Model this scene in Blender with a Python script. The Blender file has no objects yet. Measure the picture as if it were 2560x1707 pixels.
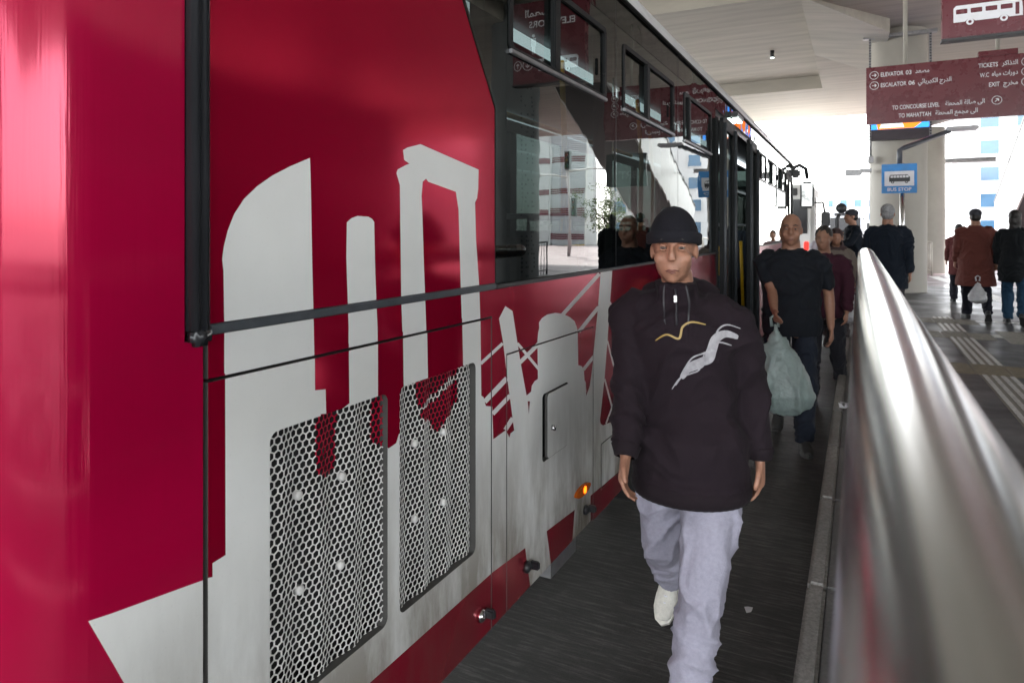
import bpy, bmesh, math, random
from mathutils import Vector, Matrix, noise
from mathutils.geometry import delaunay_2d_cdt
from mathutils.bvhtree import BVHTree
R = math.radians
random.seed(7)
SC = bpy.context.scene
COL = SC.collection

# ------------------------------------------------------------------ camera, sky, sun, exposure
cam_data = bpy.data.cameras.new('camera')
cam = bpy.data.objects.new('camera', cam_data); COL.objects.link(cam)
cam.location = (0, 0, 1.62)
cam.rotation_euler = (R(90), 0, math.atan(868/1707))
cam_data.sensor_width = 36; cam_data.sensor_fit = 'HORIZONTAL'; cam_data.lens = 24.0
cam_data.shift_y = -0.108
cam_data.clip_start = 0.02; cam_data.clip_end = 2000
cam_data.dof.use_dof = True; cam_data.dof.focus_distance = 2.4; cam_data.dof.aperture_fstop = 8.0
SC.camera = cam

SUN_EL, SUN_AZ = R(46), R(-35)       # azimuth measured from +Y towards -X
world = bpy.data.worlds.new('World'); SC.world = world; world.use_nodes = True
wn = world.node_tree
sky = wn.nodes.new('ShaderNodeTexSky'); sky.sky_type = 'NISHITA'; sky.sun_disc = False
sky.sun_elevation = SUN_EL; sky.sun_rotation = -SUN_AZ; sky.air_density = 1.0; sky.dust_density = 1.5; sky.ozone_density = 1.0
wn.nodes['Background'].inputs['Strength'].default_value = 0.15
hs = wn.nodes.new('ShaderNodeHueSaturation'); hs.inputs['Saturation'].default_value = .22     # thin even cloud
wn.links.new(sky.outputs[0], hs.inputs['Color']); wn.links.new(hs.outputs[0], wn.nodes['Background'].inputs['Color'])
sun_data = bpy.data.lights.new('sun', 'SUN'); sun_data.energy = 2.4; sun_data.angle = R(6); sun_data.color = (1, .96, .9)
sun = bpy.data.objects.new('sun', sun_data); COL.objects.link(sun)
sun.rotation_euler = (R(90)-SUN_EL, 0, SUN_AZ + R(180))
SC.view_settings.view_transform = 'Standard'; SC.view_settings.look = 'None'
SC.view_settings.exposure = 3.55; SC.view_settings.gamma = 1.0
SC.cycles.max_bounces = 10; SC.cycles.diffuse_bounces = 5; SC.cycles.glossy_bounces = 5; SC.cycles.transparent_max_bounces = 16
SC.cycles.use_denoising = True
SC.cycles.sample_clamp_indirect = 8.0

# ------------------------------------------------------------------ materials
def nodes(name):
    m = bpy.data.materials.new(name); m.use_nodes = True
    return m, m.node_tree, m.node_tree.nodes['Principled BSDF']
def link(nt, a, b): nt.links.new(a, b)
def nz(nt, scale, detail=4, rough=.6, vec=None, coord='Object', stretch=None):
    t = nt.nodes.new('ShaderNodeTexNoise'); t.inputs['Scale'].default_value = scale
    t.inputs['Detail'].default_value = detail; t.inputs['Roughness'].default_value = rough
    tc = nt.nodes.new('ShaderNodeTexCoord'); out = tc.outputs[coord]
    if stretch:
        mp = nt.nodes.new('ShaderNodeMapping'); mp.inputs['Scale'].default_value = stretch
        link(nt, out, mp.inputs[0]); out = mp.outputs[0]
    link(nt, out, t.inputs['Vector']); return t
def ramp(nt, sock, stops):
    r = nt.nodes.new('ShaderNodeValToRGB'); e = r.color_ramp.elements
    while len(e) < len(stops): e.new(.5)
    for el, (p, c) in zip(e, stops):
        el.position = p; el.color = (c, c, c, 1) if not hasattr(c, '__len__') else (*c, 1)
    link(nt, sock, r.inputs[0]); return r
def mixc(nt, fac, a, b):
    m = nt.nodes.new('ShaderNodeMix'); m.data_type = 'RGBA'
    for s, v in ((m.inputs[0], fac), (m.inputs[6], a), (m.inputs[7], b)):
        if hasattr(v, 'is_output') or hasattr(v, 'links'): link(nt, v, s)
        elif hasattr(v, '__len__'): s.default_value = (*v, 1)
        else: s.default_value = v
    return m.outputs[2]
def bump(nt, b, sock, strength, dist=.01):
    n = nt.nodes.new('ShaderNodeBump'); n.inputs['Strength'].default_value = strength; n.inputs['Distance'].default_value = dist
    link(nt, sock, n.inputs['Height'])
    link(nt, n.outputs[0], b.inputs['Normal']); return n
def M(name, col, rough=.6, metal=0, var=.12, scale=12, bmp=0, bscale=60, bdist=.003, coat=0, stretch=None, spec=.5, sheen=0, detail=4):
    m, nt, b = nodes(name)
    t = nz(nt, scale, detail, stretch=stretch)
    lo = [c*(1-var) for c in col]; hi = [min(1, c*(1+var)) for c in col]
    r = ramp(nt, t.outputs[0], [(.3, lo), (.7, hi)])
    link(nt, r.outputs[0], b.inputs['Base Color'])
    b.inputs['Roughness'].default_value = rough; b.inputs['Metallic'].default_value = metal
    b.inputs['Specular IOR Level'].default_value = spec
    b.inputs['Coat Weight'].default_value = coat
    b.inputs['Sheen Weight'].default_value = sheen
    rr = ramp(nt, t.outputs[0], [(.25, max(0, rough-.06)), (.75, min(1, rough+.06))]); link(nt, rr.outputs[0], b.inputs['Roughness'])
    if bmp:
        t2 = nz(nt, bscale, 3, stretch=stretch); bump(nt, b, t2.outputs[0], bmp, bdist)
    return m
def EM(name, col, s):
    m, nt, b = nodes(name)
    t = nz(nt, 30, 2); r = ramp(nt, t.outputs[0], [(.2, [c*.92 for c in col]), (.8, col)])
    link(nt, r.outputs[0], b.inputs['Emission Color']); b.inputs['Emission Strength'].default_value = s
    b.inputs['Base Color'].default_value = (*[c*.3 for c in col], 1)
    return m

def paint(name, col, rough, dirt, wav, coat=0.0, spec=.5, streak=0, metal=0):
    """sprayed bus panel: faint oil-canning, road grime creeping up from the skirt"""
    m, nt, b = nodes(name)
    fine = nz(nt, 90, 5, .7, coord='Generated'); tcs = nt.nodes.new('ShaderNodeNewGeometry')
    sep = nt.nodes.new('ShaderNodeSeparateXYZ'); link(nt, tcs.outputs['Position'], sep.inputs[0])
    mr = nt.nodes.new('ShaderNodeMapRange'); mr.inputs[1].default_value = 1.05; mr.inputs[2].default_value = .28
    link(nt, sep.outputs[2], mr.inputs[0])
    str_ = nz(nt, 5, 7, .65, stretch=(1, 1, .28))
    mu = nt.nodes.new('ShaderNodeMath'); mu.operation = 'MULTIPLY'; link(nt, mr.outputs[0], mu.inputs[0]); link(nt, ramp(nt, str_.outputs[0], [(.30, 0), (.60, 1)]).outputs[0], mu.inputs[1])
    spk = nz(nt, 160, 3, .6); sp = ramp(nt, spk.outputs[0], [(.62, 0), (.8, .35)])
    ad = nt.nodes.new('ShaderNodeMath'); ad.operation = 'MULTIPLY_ADD'; ad.inputs[1].default_value = dirt; link(nt, mu.outputs[0], ad.inputs[0]); 
    ad.inputs[2].default_value = 0.0
    mu2 = nt.nodes.new('ShaderNodeMath'); mu2.operation = 'MULTIPLY'; mu2.inputs[1].default_value = dirt*.35; link(nt, sp.outputs[0], mu2.inputs[0])
    sm = nt.nodes.new('ShaderNodeMath'); sm.operation = 'ADD'; sm.use_clamp = True; link(nt, ad.outputs[0], sm.inputs[0]); link(nt, mu2.outputs[0], sm.inputs[1])
    big = nz(nt, 2.3, 4); base = ramp(nt, big.outputs[0], [(.3, [c*.93 for c in col]), (.7, [min(1, c*1.05) for c in col])])
    dirtc = (.17, .15, .12)
    link(nt, mixc(nt, sm.outputs[0], base.outputs[0], dirtc), b.inputs['Base Color'])
    rr = nt.nodes.new('ShaderNodeMath'); rr.operation = 'MULTIPLY_ADD'; rr.inputs[1].default_value = .4; rr.inputs[2].default_value = rough
    link(nt, sm.outputs[0], rr.inputs[0]); link(nt, rr.outputs[0], b.inputs['Roughness'])
    b.inputs['Coat Weight'].default_value = coat; b.inputs['Coat Roughness'].default_value = .06
    w = nz(nt, 2.2, 2, .4, coord='Object'); w2 = nz(nt, 420, 2, .5)
    mm = nt.nodes.new('ShaderNodeMath'); mm.operation = 'MULTIPLY_ADD'; mm.inputs[1].default_value = .006; link(nt, w2.outputs[0], mm.inputs[0]); link(nt, w.outputs[0], mm.inputs[2])
    b.inputs['Specular IOR Level'].default_value = spec; b.inputs['Metallic'].default_value = metal
    hgt = mm.outputs[0]
    if streak:
        st = nz(nt, 26, 4, .65, stretch=(1, 1, .03)); m3 = nt.nodes.new('ShaderNodeMath'); m3.operation = 'MULTIPLY_ADD'; m3.inputs[1].default_value = streak; link(nt, st.outputs[0], m3.inputs[0]); link(nt, hgt, m3.inputs[2]); hgt = m3.outputs[0]
    bump(nt, b, hgt, wav, .02)
    return m
RED = paint('crimson_paint', (.43, .001, .033), .12, .4, .10, 0, .4, 0, .62)
RED2 = paint('magenta_corner_red', (.40, .001, .042), .11, .3, .14, 0, .5, .32, .25)  # rear corner panel: a little more magenta and less metallic than the side
WHITE = paint('white_paint', (.68, .69, .675), .34, 1.25, .08)
def glassmat(name, tint, ior=1.55, wav=.1, wscale=1.3, stretch=(1, 1, 1), rough=0.0):
    m, nt, b = nodes(name); nt.nodes.remove(b)
    out = nt.nodes['Material Output']
    tr = nt.nodes.new('ShaderNodeBsdfTransparent'); tr.inputs[0].default_value = (*tint, 1)
    gl = nt.nodes.new('ShaderNodeBsdfGlossy'); gl.inputs['Roughness'].default_value = rough; gl.inputs[0].default_value = (.97, 1, .98, 1)
    fr = nt.nodes.new('ShaderNodeFresnel'); fr.inputs[0].default_value = ior
    mx = nt.nodes.new('ShaderNodeMixShader'); link(nt, fr.outputs[0], mx.inputs[0]); link(nt, tr.outputs[0], mx.inputs[1]); link(nt, gl.outputs[0], mx.inputs[2])
    w = nz(nt, wscale, 2, .45, stretch=stretch)
    n = nt.nodes.new('ShaderNodeBump'); n.inputs['Strength'].default_value = wav; n.inputs['Distance'].default_value = .02
    link(nt, w.outputs[0], n.inputs['Height']); link(nt, n.outputs[0], gl.inputs['Normal']); link(nt, n.outputs[0], fr.inputs['Normal'])
    link(nt, mx.outputs[0], out.inputs[0]); return m
GLASS = glassmat('tinted_bus_glass', (.09, .11, .105), 1.72, .03, 3.0)
GLASSU = glassmat('black_cove_glass', (.012, .013, .013), 1.5, .22, 3.2)
GLASSW = glassmat('clear_window_glass', (.16, .20, .19), 1.6, .03, 2.0)
BLACK = M('black_rubber', (.018, .019, .021), .42, 0, .3, 25, .15, 120)
MATTE = M('matte_black_frame', (.012, .013, .014), .6, 0, .2, 25, spec=.25)
BLACKG = M('black_gloss_trim', (.02, .021, .024), .22, 0, .3, 9, .12, 30, .002, stretch=(1, 1, .2))
DARKGREY = M('dark_grey_rubber', (.055, .062, .07), .4, 0, .2, 20, .1, 90)
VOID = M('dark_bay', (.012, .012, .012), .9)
GREYP = M('light_grey_roof_paint', (.62, .62, .63), .38, 0, .08, 3)
STEELGREY = M('grey_metal', (.3, .3, .31), .4, .7, .2, 15)
CHROME = M('chrome', (.6, .6, .6), .15, 1, .1, 20)
YELLOW = M('yellow_grab_rail', (.65, .36, .01), .4, 0, .1, 20)
SEATM = M('dark_seat', (.03, .04, .06), .8, 0, .3, 40)
INTER = M('interior_panel_grey', (.12, .125, .13), .6, 0, .15, 6)
TYRE = M('tyre_rubber', (.02, .02, .02), .8, 0, .2, 30)
MAROON = M('maroon_sign_panel', (.115, .013, .022), .28, 0, .1, 4)
SIGNW = M('sign_white_vinyl', (.72, .72, .76), .4, 0, .05, 9)
BLUE = M('bus_stop_blue', (.01, .22, .60), .4, 0, .15, 6)
BLACKP = M('black_print', (.03, .03, .035), .5)
SKIN = M('skin', (.37, .185, .12), .48, 0, .2, 38, .35, 110, .0025)
SKIN2 = M('tanned_skin', (.31, .155, .10), .5, 0, .12, 30, .1, 200, .001)

# ------------------------------------------------------------------ object helpers
BASE = {}
def empty(name, loc, label=None, cat=None, group=None):
    o = bpy.data.objects.new(name, None); COL.objects.link(o); o.location = loc; BASE[o.name] = Vector(loc)
    if label: o['label'] = label; o['category'] = cat
    if group: o['group'] = group
    return o
def link_mesh(name, me, mats, parent=None, smooth=False, label=None, cat=None, group=None, kind=None):
    o = bpy.data.objects.new(name, me); COL.objects.link(o)
    for m in (mats if isinstance(mats, (list, tuple)) else [mats]): me.materials.append(m)
    if parent is not None:
        b = BASE[parent.name]; me.transform(Matrix.Translation(-b)); o.parent = parent; BASE[o.name] = b
    else:
        BASE[o.name] = Vector((0, 0, 0))
    if smooth:
        for p in me.polygons: p.use_smooth = True
    if label: o['label'] = label
    if cat: o['category'] = cat
    if group: o['group'] = group
    if kind: o['kind'] = kind
    return o
def from_bm(name, bm, mats, parent=None, smooth=False, **k):
    me = bpy.data.meshes.new(name); bm.to_mesh(me); bm.free()
    return link_mesh(name, me, mats, parent, smooth, **k)
def rebase(o):
    """put a top-level mesh's origin at its own base centre"""
    vs = [v.co for v in o.data.vertices]
    c = Vector((sum(v.x for v in vs)/len(vs), sum(v.y for v in vs)/len(vs), min(v.z for v in vs)))
    o.data.transform(Matrix.Translation(-c)); o.location = c; return o
def bx(bm, x0, x1, y0, y1, z0, z1, bev=0, mi=0):
    vs = [bm.verts.new((x, y, z)) for z in (z0, z1) for y in (y0, y1) for x in (x0, x1)]
    fs = [bm.faces.new([vs[i] for i in f]) for f in ((0, 2, 3, 1), (4, 5, 7, 6), (0, 1, 5, 4), (2, 6, 7, 3), (0, 4, 6, 2), (1, 3, 7, 5))]
    for f in fs: f.material_index = mi
    if bev:
        es = list({e for f in fs for e in f.edges})
        r = bmesh.ops.bevel(bm, geom=es, offset=bev, segments=2, affect='EDGES', clamp_overlap=True)
        for f in r['faces']: f.material_index = mi
def box(name, x0, x1, y0, y1, z0, z1, mat, parent=None, bev=0, **k):
    bm = bmesh.new(); bx(bm, x0, x1, y0, y1, z0, z1, bev); return from_bm(name, bm, mat, parent, **k)
def tube(bm, pts, rad, seg=12, cap=True):
    pts = [Vector(p) for p in pts]; n = len(pts); rings = []; prev = None
    for i, p in enumerate(pts):
        t = ((pts[min(i+1, n-1)]-pts[max(i-1, 0)])).normalized()
        if prev is None:
            a = Vector((0, 0, 1)) if abs(t.z) < .9 else Vector((1, 0, 0)); u = t.cross(a).normalized()
        else:
            u = (prev - t*prev.dot(t)).normalized()
        prev = u; v = t.cross(u); r = rad[i] if isinstance(rad, (list, tuple)) else rad
        rings.append([bm.verts.new(p+(u*math.cos(2*math.pi*k/seg)+v*math.sin(2*math.pi*k/seg))*r) for k in range(seg)])
    for a, b in zip(rings, rings[1:]):
        for k in range(seg): bm.faces.new((a[k], a[(k+1) % seg], b[(k+1) % seg], b[k]))
    if cap: bm.faces.new(rings[0][::-1]); bm.faces.new(rings[-1])
def tubeobj(name, pts, rad, mat, parent=None, seg=12, **k):
    bm = bmesh.new(); tube(bm, pts, rad, seg); bmesh.ops.recalc_face_normals(bm, faces=bm.faces)
    return from_bm(name, bm, mat, parent, True, **k)
def inpoly(p, poly):
    x, y = p; c = False; j = len(poly)-1
    for i in range(len(poly)):
        xi, yi = poly[i]; xj, yj = poly[j]
        if (yi > y) != (yj > y) and x < (xj-xi)*(y-yi)/(yj-yi)+xi: c = not c
        j = i
    return c
def rrect(y0, y1, z0, z1, r, n=5):
    o = []
    for cy, cz, a0 in ((y1-r, z1-r, 0), (y0+r, z1-r, 90), (y0+r, z0+r, 180), (y1-r, z0+r, 270)):
        for k in range(n+1):
            a = R(a0+90*k/n); o.append((cy+r*math.cos(a), cz+r*math.sin(a)))
    return o
def circ(cy, cz, r, n=20): return [(cy+r*math.cos(2*math.pi*k/n), cz+r*math.sin(2*math.pi*k/n)) for k in range(n)]
def smooth_by_angle(me, deg=35):
    for p in me.polygons: p.use_smooth = True
    me.set_sharp_from_angle(angle=R(deg))
def plate(name, outline, holes, mapf, mats, parent, colour=None, paints=(), depth=.02, lines=(), smooth=False, **k):
    """flat sheet with openings; mapf(u, v, d) -> xyz with d the depth behind the face; paint edges become mesh edges"""
    vs, es = [], []
    def add(poly, closed=True):
        b = len(vs); vs.extend(Vector(p) for p in poly); m = len(poly)
        es.extend((b+i, b+(i+1) % m) for i in range(m if closed else m-1))
    add(outline)
    for h in holes: add(h)
    us = [p[0] for p in outline]; ws = [p[1] for p in outline]
    bb = (min(us), max(us), min(ws), max(ws))
    for p in paints:
        if max(q[0] for q in p) > bb[0] and min(q[0] for q in p) < bb[1] and max(q[1] for q in p) > bb[2] and min(q[1] for q in p) < bb[3]: add(p)
    for l in lines: add(l, False)
    V, Ed, F = delaunay_2d_cdt(vs, es, [], 0, 1e-5)[:3]
    bm = bmesh.new(); bv = [bm.verts.new(mapf(v.x, v.y, 0)) for v in V]; keep = []
    for f in F:
        c = ((V[f[0]].x+V[f[1]].x+V[f[2]].x)/3, (V[f[0]].y+V[f[1]].y+V[f[2]].y)/3)
        if not inpoly(c, outline) or any(inpoly(c, h) for h in holes): continue
        fc = bm.faces.new([bv[i] for i in f]); fc.material_index = colour(c) if colour else 0; keep.append(fc)
    if depth:
        back = {}
        def bk(i):
            if i not in back: back[i] = bm.verts.new(mapf(V[i].x, V[i].y, depth))
            return back[i]
        idx = {v: i for i, v in enumerate(bv)}
        for e in [e for e in bm.edges if len(e.link_faces) == 1]:
            f = e.link_faces[0]; a, b = e.verts
            q = bm.faces.new((a, b, bk(idx[b]), bk(idx[a]))); q.material_index = 2 if isinstance(mats, list) and len(mats) > 2 else f.material_index
    for v in [v for v in bm.verts if not v.link_faces]: bm.verts.remove(v)
    bmesh.ops.recalc_face_normals(bm, faces=bm.faces)
    if not depth:                                  # open sheet: face the outside
        bm.normal_update(); out_ = Vector(mapf(us[0], ws[0], 0))-Vector(mapf(us[0], ws[0], .01))
        bmesh.ops.reverse_faces(bm, faces=[f for f in bm.faces if f.normal.dot(out_) < 0])
    me = bpy.data.meshes.new(name); bm.to_mesh(me); bm.free()
    o = link_mesh(name, me, mats, parent, **k)
    if smooth: smooth_by_angle(me, 30)
    return o

# lettering: Latin as is, Arabic joined into its presentation forms and laid right to left
_AR = {'ا': (0xFE8D, 0), 'ب': (0xFE8F, 1), 'ة': (0xFE93, 0), 'ت': (0xFE95, 1), 'ج': (0xFE9D, 1), 'ح': (0xFEA1, 1), 'خ': (0xFEA5, 1), 'د': (0xFEA9, 0), 'ذ': (0xFEAB, 0), 'ر': (0xFEAD, 0),
       'ص': (0xFEB9, 1), 'ط': (0xFEC1, 1), 'ع': (0xFEC9, 1), 'ك': (0xFED9, 1), 'ل': (0xFEDD, 1), 'م': (0xFEE1, 1), 'ن': (0xFEE5, 1), 'ه': (0xFEE9, 1), 'و': (0xFEED, 0), 'ى': (0xFEEF, 0), 'ي': (0xFEF1, 1), 'ئ': (0xFE89, 1)}
def shape(s):
    if not any(c in _AR for c in s): return s
    out = []
    for w in s.split(' '):
        r = ''
        for i, c in enumerate(w):
            b, dual = _AR[c]; pj = i > 0 and _AR[w[i-1]][1]; nj = dual and i < len(w)-1
            r += chr(b + (3 if pj and nj else 1 if pj else 2 if nj else 0))
        out.append(r[::-1])
    return ' '.join(out[::-1])
def text(name, s, h, mapf, mat, parent, align='LEFT', depth=.003, fit=None):
    c = bpy.data.curves.new('t', 'FONT'); c.body = shape(s); c.size = h; c.extrude = depth/2; c.align_x = align; c.resolution_u = 3; c.offset = h*.012
    o = bpy.data.objects.new('t', c); COL.objects.link(o)
    me = bpy.data.meshes.new_from_object(o.evaluated_get(bpy.context.evaluated_depsgraph_get()))
    bpy.data.objects.remove(o)
    if fit:
        a = min(v.co.x for v in me.vertices); b = max(v.co.x for v in me.vertices)
        for v in me.vertices: v.co.x = (v.co.x-a)*fit/(b-a)
    for v in me.vertices: v.co = mapf(v.co.x, v.co.y, -v.co.z)
    me.materials.clear()
    return link_mesh(name, me, mat, parent)

# ------------------------------------------------------------------ setting
PZ = .2
def asphalt():
    m, nt, b = nodes('grooved_dark_road')
    g = nz(nt, 5, 9, .75, stretch=(1, 12, 1)); f = nz(nt, 120, 4, .7); big = nz(nt, .8, 4)
    c1 = ramp(nt, g.outputs[0], [(.42, (.003, .003, .003)), (.51, (.014, .013, .0125)), (.60, (.10, .095, .09))])
    c2 = mixc(nt, ramp(nt, f.outputs[0], [(.45, 0), (.75, .4)]).outputs[0], c1.outputs[0], (.05, .047, .044))
    c3 = mixc(nt, ramp(nt, big.outputs[0], [(.35, 0), (.65, .5)]).outputs[0], c2, (.02, .019, .019))
    trk = nz(nt, 1.6, 5, .65, stretch=(6, .22, 1)); c3 = mixc(nt, ramp(nt, trk.outputs[0], [(.5, 0), (.72, .75)]).outputs[0], c3, (.009, .0085, .0085)); st = nz(nt, 2.6, 6, .7); c3 = mixc(nt, ramp(nt, st.outputs[0], [(.6, 0), (.7, .6)]).outputs[0], c3, (.085, .08, .074))
    link(nt, c3, b.inputs['Base Color'])
    link(nt, ramp(nt, big.outputs[0], [(.3, .42), (.7, .72)]).outputs[0], b.inputs['Roughness'])
    mm = nt.nodes.new('ShaderNodeMath'); mm.operation = 'MULTIPLY_ADD'; mm.inputs[1].default_value = .35; link(nt, f.outputs[0], mm.inputs[0]); link(nt, g.outputs[0], mm.inputs[2])
    bump(nt, b, mm.outputs[0], .9, .012); return m
ROAD = asphalt()
def platmat(name, c, rough):
    m, nt, b = nodes(name)
    f = nz(nt, 60, 6, .75); big = nz(nt, 1.1, 5, .6)
    a = ramp(nt, f.outputs[0], [(.35, [x*.6 for x in c]), (.7, [x*1.5 for x in c])])
    link(nt, mixc(nt, ramp(nt, big.outputs[0], [(.4, 0), (.62, .55)]).outputs[0], a.outputs[0], [x*.55 for x in c]), b.inputs['Base Color'])
    link(nt, ramp(nt, big.outputs[0], [(.35, rough-.15), (.65, rough+.15)]).outputs[0], b.inputs['Roughness'])
    bump(nt, b, f.outputs[0], .25, .004); return m
PLAT = platmat('wet_dark_paving', (.024, .023, .025), .45)
PAVE2 = platmat('maroon_paving', (.13, .075, .085), .45)
KERBM = platmat('worn_kerb_concrete', (.13, .125, .12), .7)
NOSE = platmat('pale_kerb_edge', (.27, .255, .24), .6)
CONC = M('cast_concrete', (.42, .392, .34), .75, 0, .18, 1.6, .25, 9, .012, stretch=(.25, 2.2, 1), detail=8)
COLM = M('painted_column', (.36, .34, .30), .6, 0, .07, 1.5, .1, 12, .006)
box('ground', -400, 400, -200, 700, -.3, -.012, M('far_asphalt', (.33, .325, .31), .8), kind='structure')
rd = bmesh.new(); bx(rd, -14, -.187, -14, 120, -.02, 0); from_bm('road', rd, ROAD, kind='structure')
box('platform', .10, 9, -14, 20.5, -.01, PZ, PLAT, kind='structure')
box('paved_area', -.11, 26, 20.5, 60, -.01, PZ-.006, PAVE2, kind='structure')
kr = empty('kerb', (-.14, 3, 0)); kr['kind'] = 'structure'
y = -1.0; i = 0
while y < 20.4:
    L = 1.0 if y > 8 else .995
    bm = bmesh.new(); bx(bm, -.114, .098, y, y+L-.012, -.005, PZ-random.random()*.003, .004); from_bm('kerb_stone', bm, KERBM, kr)
    bm = bmesh.new(); bx(bm, -.187, -.117, y+.002, y+L-.006, -.005, PZ+.004-random.random()*.003, .012); from_bm('nosing_stone', bm, NOSE, kr)
    y += 1.0
box('joint_bed', -.18, .1, -1, 20.4, -.008, .17, BLACK, kr)

# tactile paving on the platform
TACT = M('worn_tactile_tile', (.20, .18, .15), .5, 0, .3, 20, .2, 60)
TACTB = M('polished_tactile_bar', (.52, .51, .49), .35, 0, .25, 25)
TACTY = M('ochre_tactile_tile', (.17, .135, .085), .55, 0, .25, 20)
tp = empty('tactile_paving', (1.2, 9, PZ), 'pale ribbed tactile paving path across the dark platform', 'tactile paving')
def tile(x, y, w, l, along, base, bar):
    t = box('tile', x, x+w-.006, y, y+l-.006, PZ-.004, PZ+.004, base, tp)
    bm = bmesh.new(); n = 4
    for k in range(n):
        a = (k+.5)/n
        if along:
            for q in (0, .5): bx(bm, x+w*a-.018, x+w*a+.018, y+l*q+.01, y+l*(q+.5)-.016, PZ+.004, PZ+.010)
        else: bx(bm, x+.01, x+w-.016, y+l*a-.014, y+l*a+.014, PZ+.004, PZ+.010)
    b = from_bm('bar', bm, bar, t); return t
y = 4.2
while y < 13.2:
    if not (8.1 < y+.15 < 8.75 or 10.72 < y+.15 < 11.3 or 12.4 < y+.15 < 12.8): tile(1.06, y, .3, .3, True, TACT, TACTB)
    y += .3
for yy, xs, bs in ((8.1, .9, TACTY), (10.7, .87, TACT), (12.35, .9, TACT)):
    for r in (0, 1):
        for k in range(3 if r == 0 else 3): tile(xs-.16+.3*k, yy+.3*r, .3, .3, False, bs, TACTY if bs is TACTY else TACT)
for k in range(3):
    for j in range(4): tile(1.70+.3*k, 10.5+.3*j, .3, .3, False, TACT, TACT)
WL = M('worn_white_line', (.62, .62, .6), .55, 0, .2, 14)
YL = M('worn_yellow_line', (.36, .22, .08), .6, 0, .25, 14)
def line(x0, y0, x1, y1, w, mat, nm, z=PZ+.004):
    d = Vector((x1-x0, y1-y0, 0)).normalized(); n = Vector((-d.y, d.x, 0))*w/2; bm = bmesh.new()
    bm.faces.new([bm.verts.new(Vector((a, b, z))+n*s) for a, b, s in ((x0, y0, 1), (x0, y0, -1), (x1, y1, -1), (x1, y1, 1))])
    return from_bm(nm, bm, mat, kind='structure')
line(2.05, 24.8, 2.75, 15.2, .28, WL, 'painted_line', PZ+.002); line(1.38, 8.52, 3.4, 8.62, .17, YL, 'painted_line'); line(1.60, 11.15, 1.70, 11.15, .34, WL, 'painted_line')
line(1.25, 12.78, 3.5, 12.95, .14, WL, 'painted_line'); line(1.9, 20.0, 3.2, 20.0, .14, WL, 'painted_line')

# viaduct soffit with recessed coffers
cz = 6.3
cb = bmesh.new()
X0, X1, Y0, Y1 = -14, 20, -10, 31  # unseen right and rear extents shaped for light and reflections on the bus
cof = [(-9.5, -1.07, 15.7, 24.6), (-9.5, -1.07, 5.2, 14.6), (-9.5, -1.07, -6, 4.2), (2.8, 9.5, -6, 4.2), (11, 20, -6, 10), (11, 20, 12, 24.6)]
xs = sorted({X0, X1, *[c[0] for c in cof], *[c[1] for c in cof]}); ys = sorted({Y0, Y1, *[c[2] for c in cof], *[c[3] for c in cof]})
for a, b in zip(xs, xs[1:]):
    for c, d in zip(ys, ys[1:]):
        mx, my = (a+b)/2, (c+d)/2
        deep = any(q[0] < mx < q[1] and q[2] < my < q[3] for q in cof)
        bx(cb, a, b, c, d, cz+(.42 if deep else 0), cz+1.3)
bmesh.ops.remove_doubles(cb, verts=cb.verts, dist=.0005)
ceil = from_bm('viaduct_ceiling', cb, CONC, kind='structure')
def wedge(name, pts_bottom, dz, parent=None):
    bm = bmesh.new(); a = [bm.verts.new(p) for p in pts_bottom]; b = [bm.verts.new((p[0], p[1], cz+.1)) for p in pts_bottom]
    n = len(a); bm.faces.new(a); bm.faces.new(b[::-1])
    for i in range(n): bm.faces.new((a[i], a[(i+1) % n], b[(i+1) % n], b[i]))
    bmesh.ops.recalc_face_normals(bm, faces=bm.faces); return from_bm(name, bm, CONC, parent)
# sloping haunch beside the coffer
wedge('haunch', [(-1.05, 14.7, cz-.02), (.6, 17.2, cz-.30), (.55, 22.0, cz-.28), (-1.05, 19.8, cz-.02)], 0, ceil)
wedge('haunch', [(-1.05, 8.0, cz-.02), (3.2, 10.2, cz-.42), (3.2, 14.7, cz-.42), (-1.05, 14.6, cz-.02)], 0, ceil)

# ------------------------------------------------------------------ the bus
bus = empty('city_bus', (-2.34, 7.0, 0), 'long crimson and white city bus with cut-out monument artwork standing at the kerb', 'bus')
SX = -1.09
W1 = [(.921, 1.30), (.921, 1.443), (.919, 1.544), (.916, 1.565), (.92, 1.59), (.929, 1.62), (.944, 1.652), (.968, 1.683), (1.001, 1.71), (1.042, 1.735), (1.091, 1.758), (1.151, 1.782), (1.153, 1.746), (1.158, 1.551), (1.163, 1.405), (1.166, 1.30)]
W2 = [(1.28, 1.30), (1.28, 1.39), (1.272, 1.557), (1.274, 1.64), (1.29, 1.65), (1.312, 1.656), (1.353, 1.655), (1.368, 1.650), (1.377, 1.642), (1.381, 1.515), (1.39, 1.376), (1.392, 1.30)]
TEMPLE = [(1.499, 1.30), (1.491, 1.442), (1.485, 1.741), (1.47, 1.772), (1.475, 1.782), (1.514, 1.798), (1.529, 1.802), (1.504, 1.81), (1.499, 1.836), (1.519, 1.845), (1.581, 1.861), (1.907, 1.816), (1.904, 1.754), (1.897, 1.724), (1.884, 1.71), (1.89, 1.592), (1.911, 1.441), (1.92, 1.30), (1.806, 1.30), (1.797, 1.439), (1.784, 1.683), (1.768, 1.738), (1.619, 1.759), (1.608, 1.767), (1.592, 1.757), (1.586, 1.717), (1.589, 1.681), (1.597, 1.534), (1.612, 1.30)]
HW = [(.876, .2), (.876, 1.336), (1.919, 1.336), (1.921, .2)]
R1 = [(.872, 1.355), (.923, 1.345), (.924, .995), (.894, .992), (.894, .966), (.872, .972)]
TRI = [(.877, .969), (.662, 1.0), (.72, .868), (.877, .511)]
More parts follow.
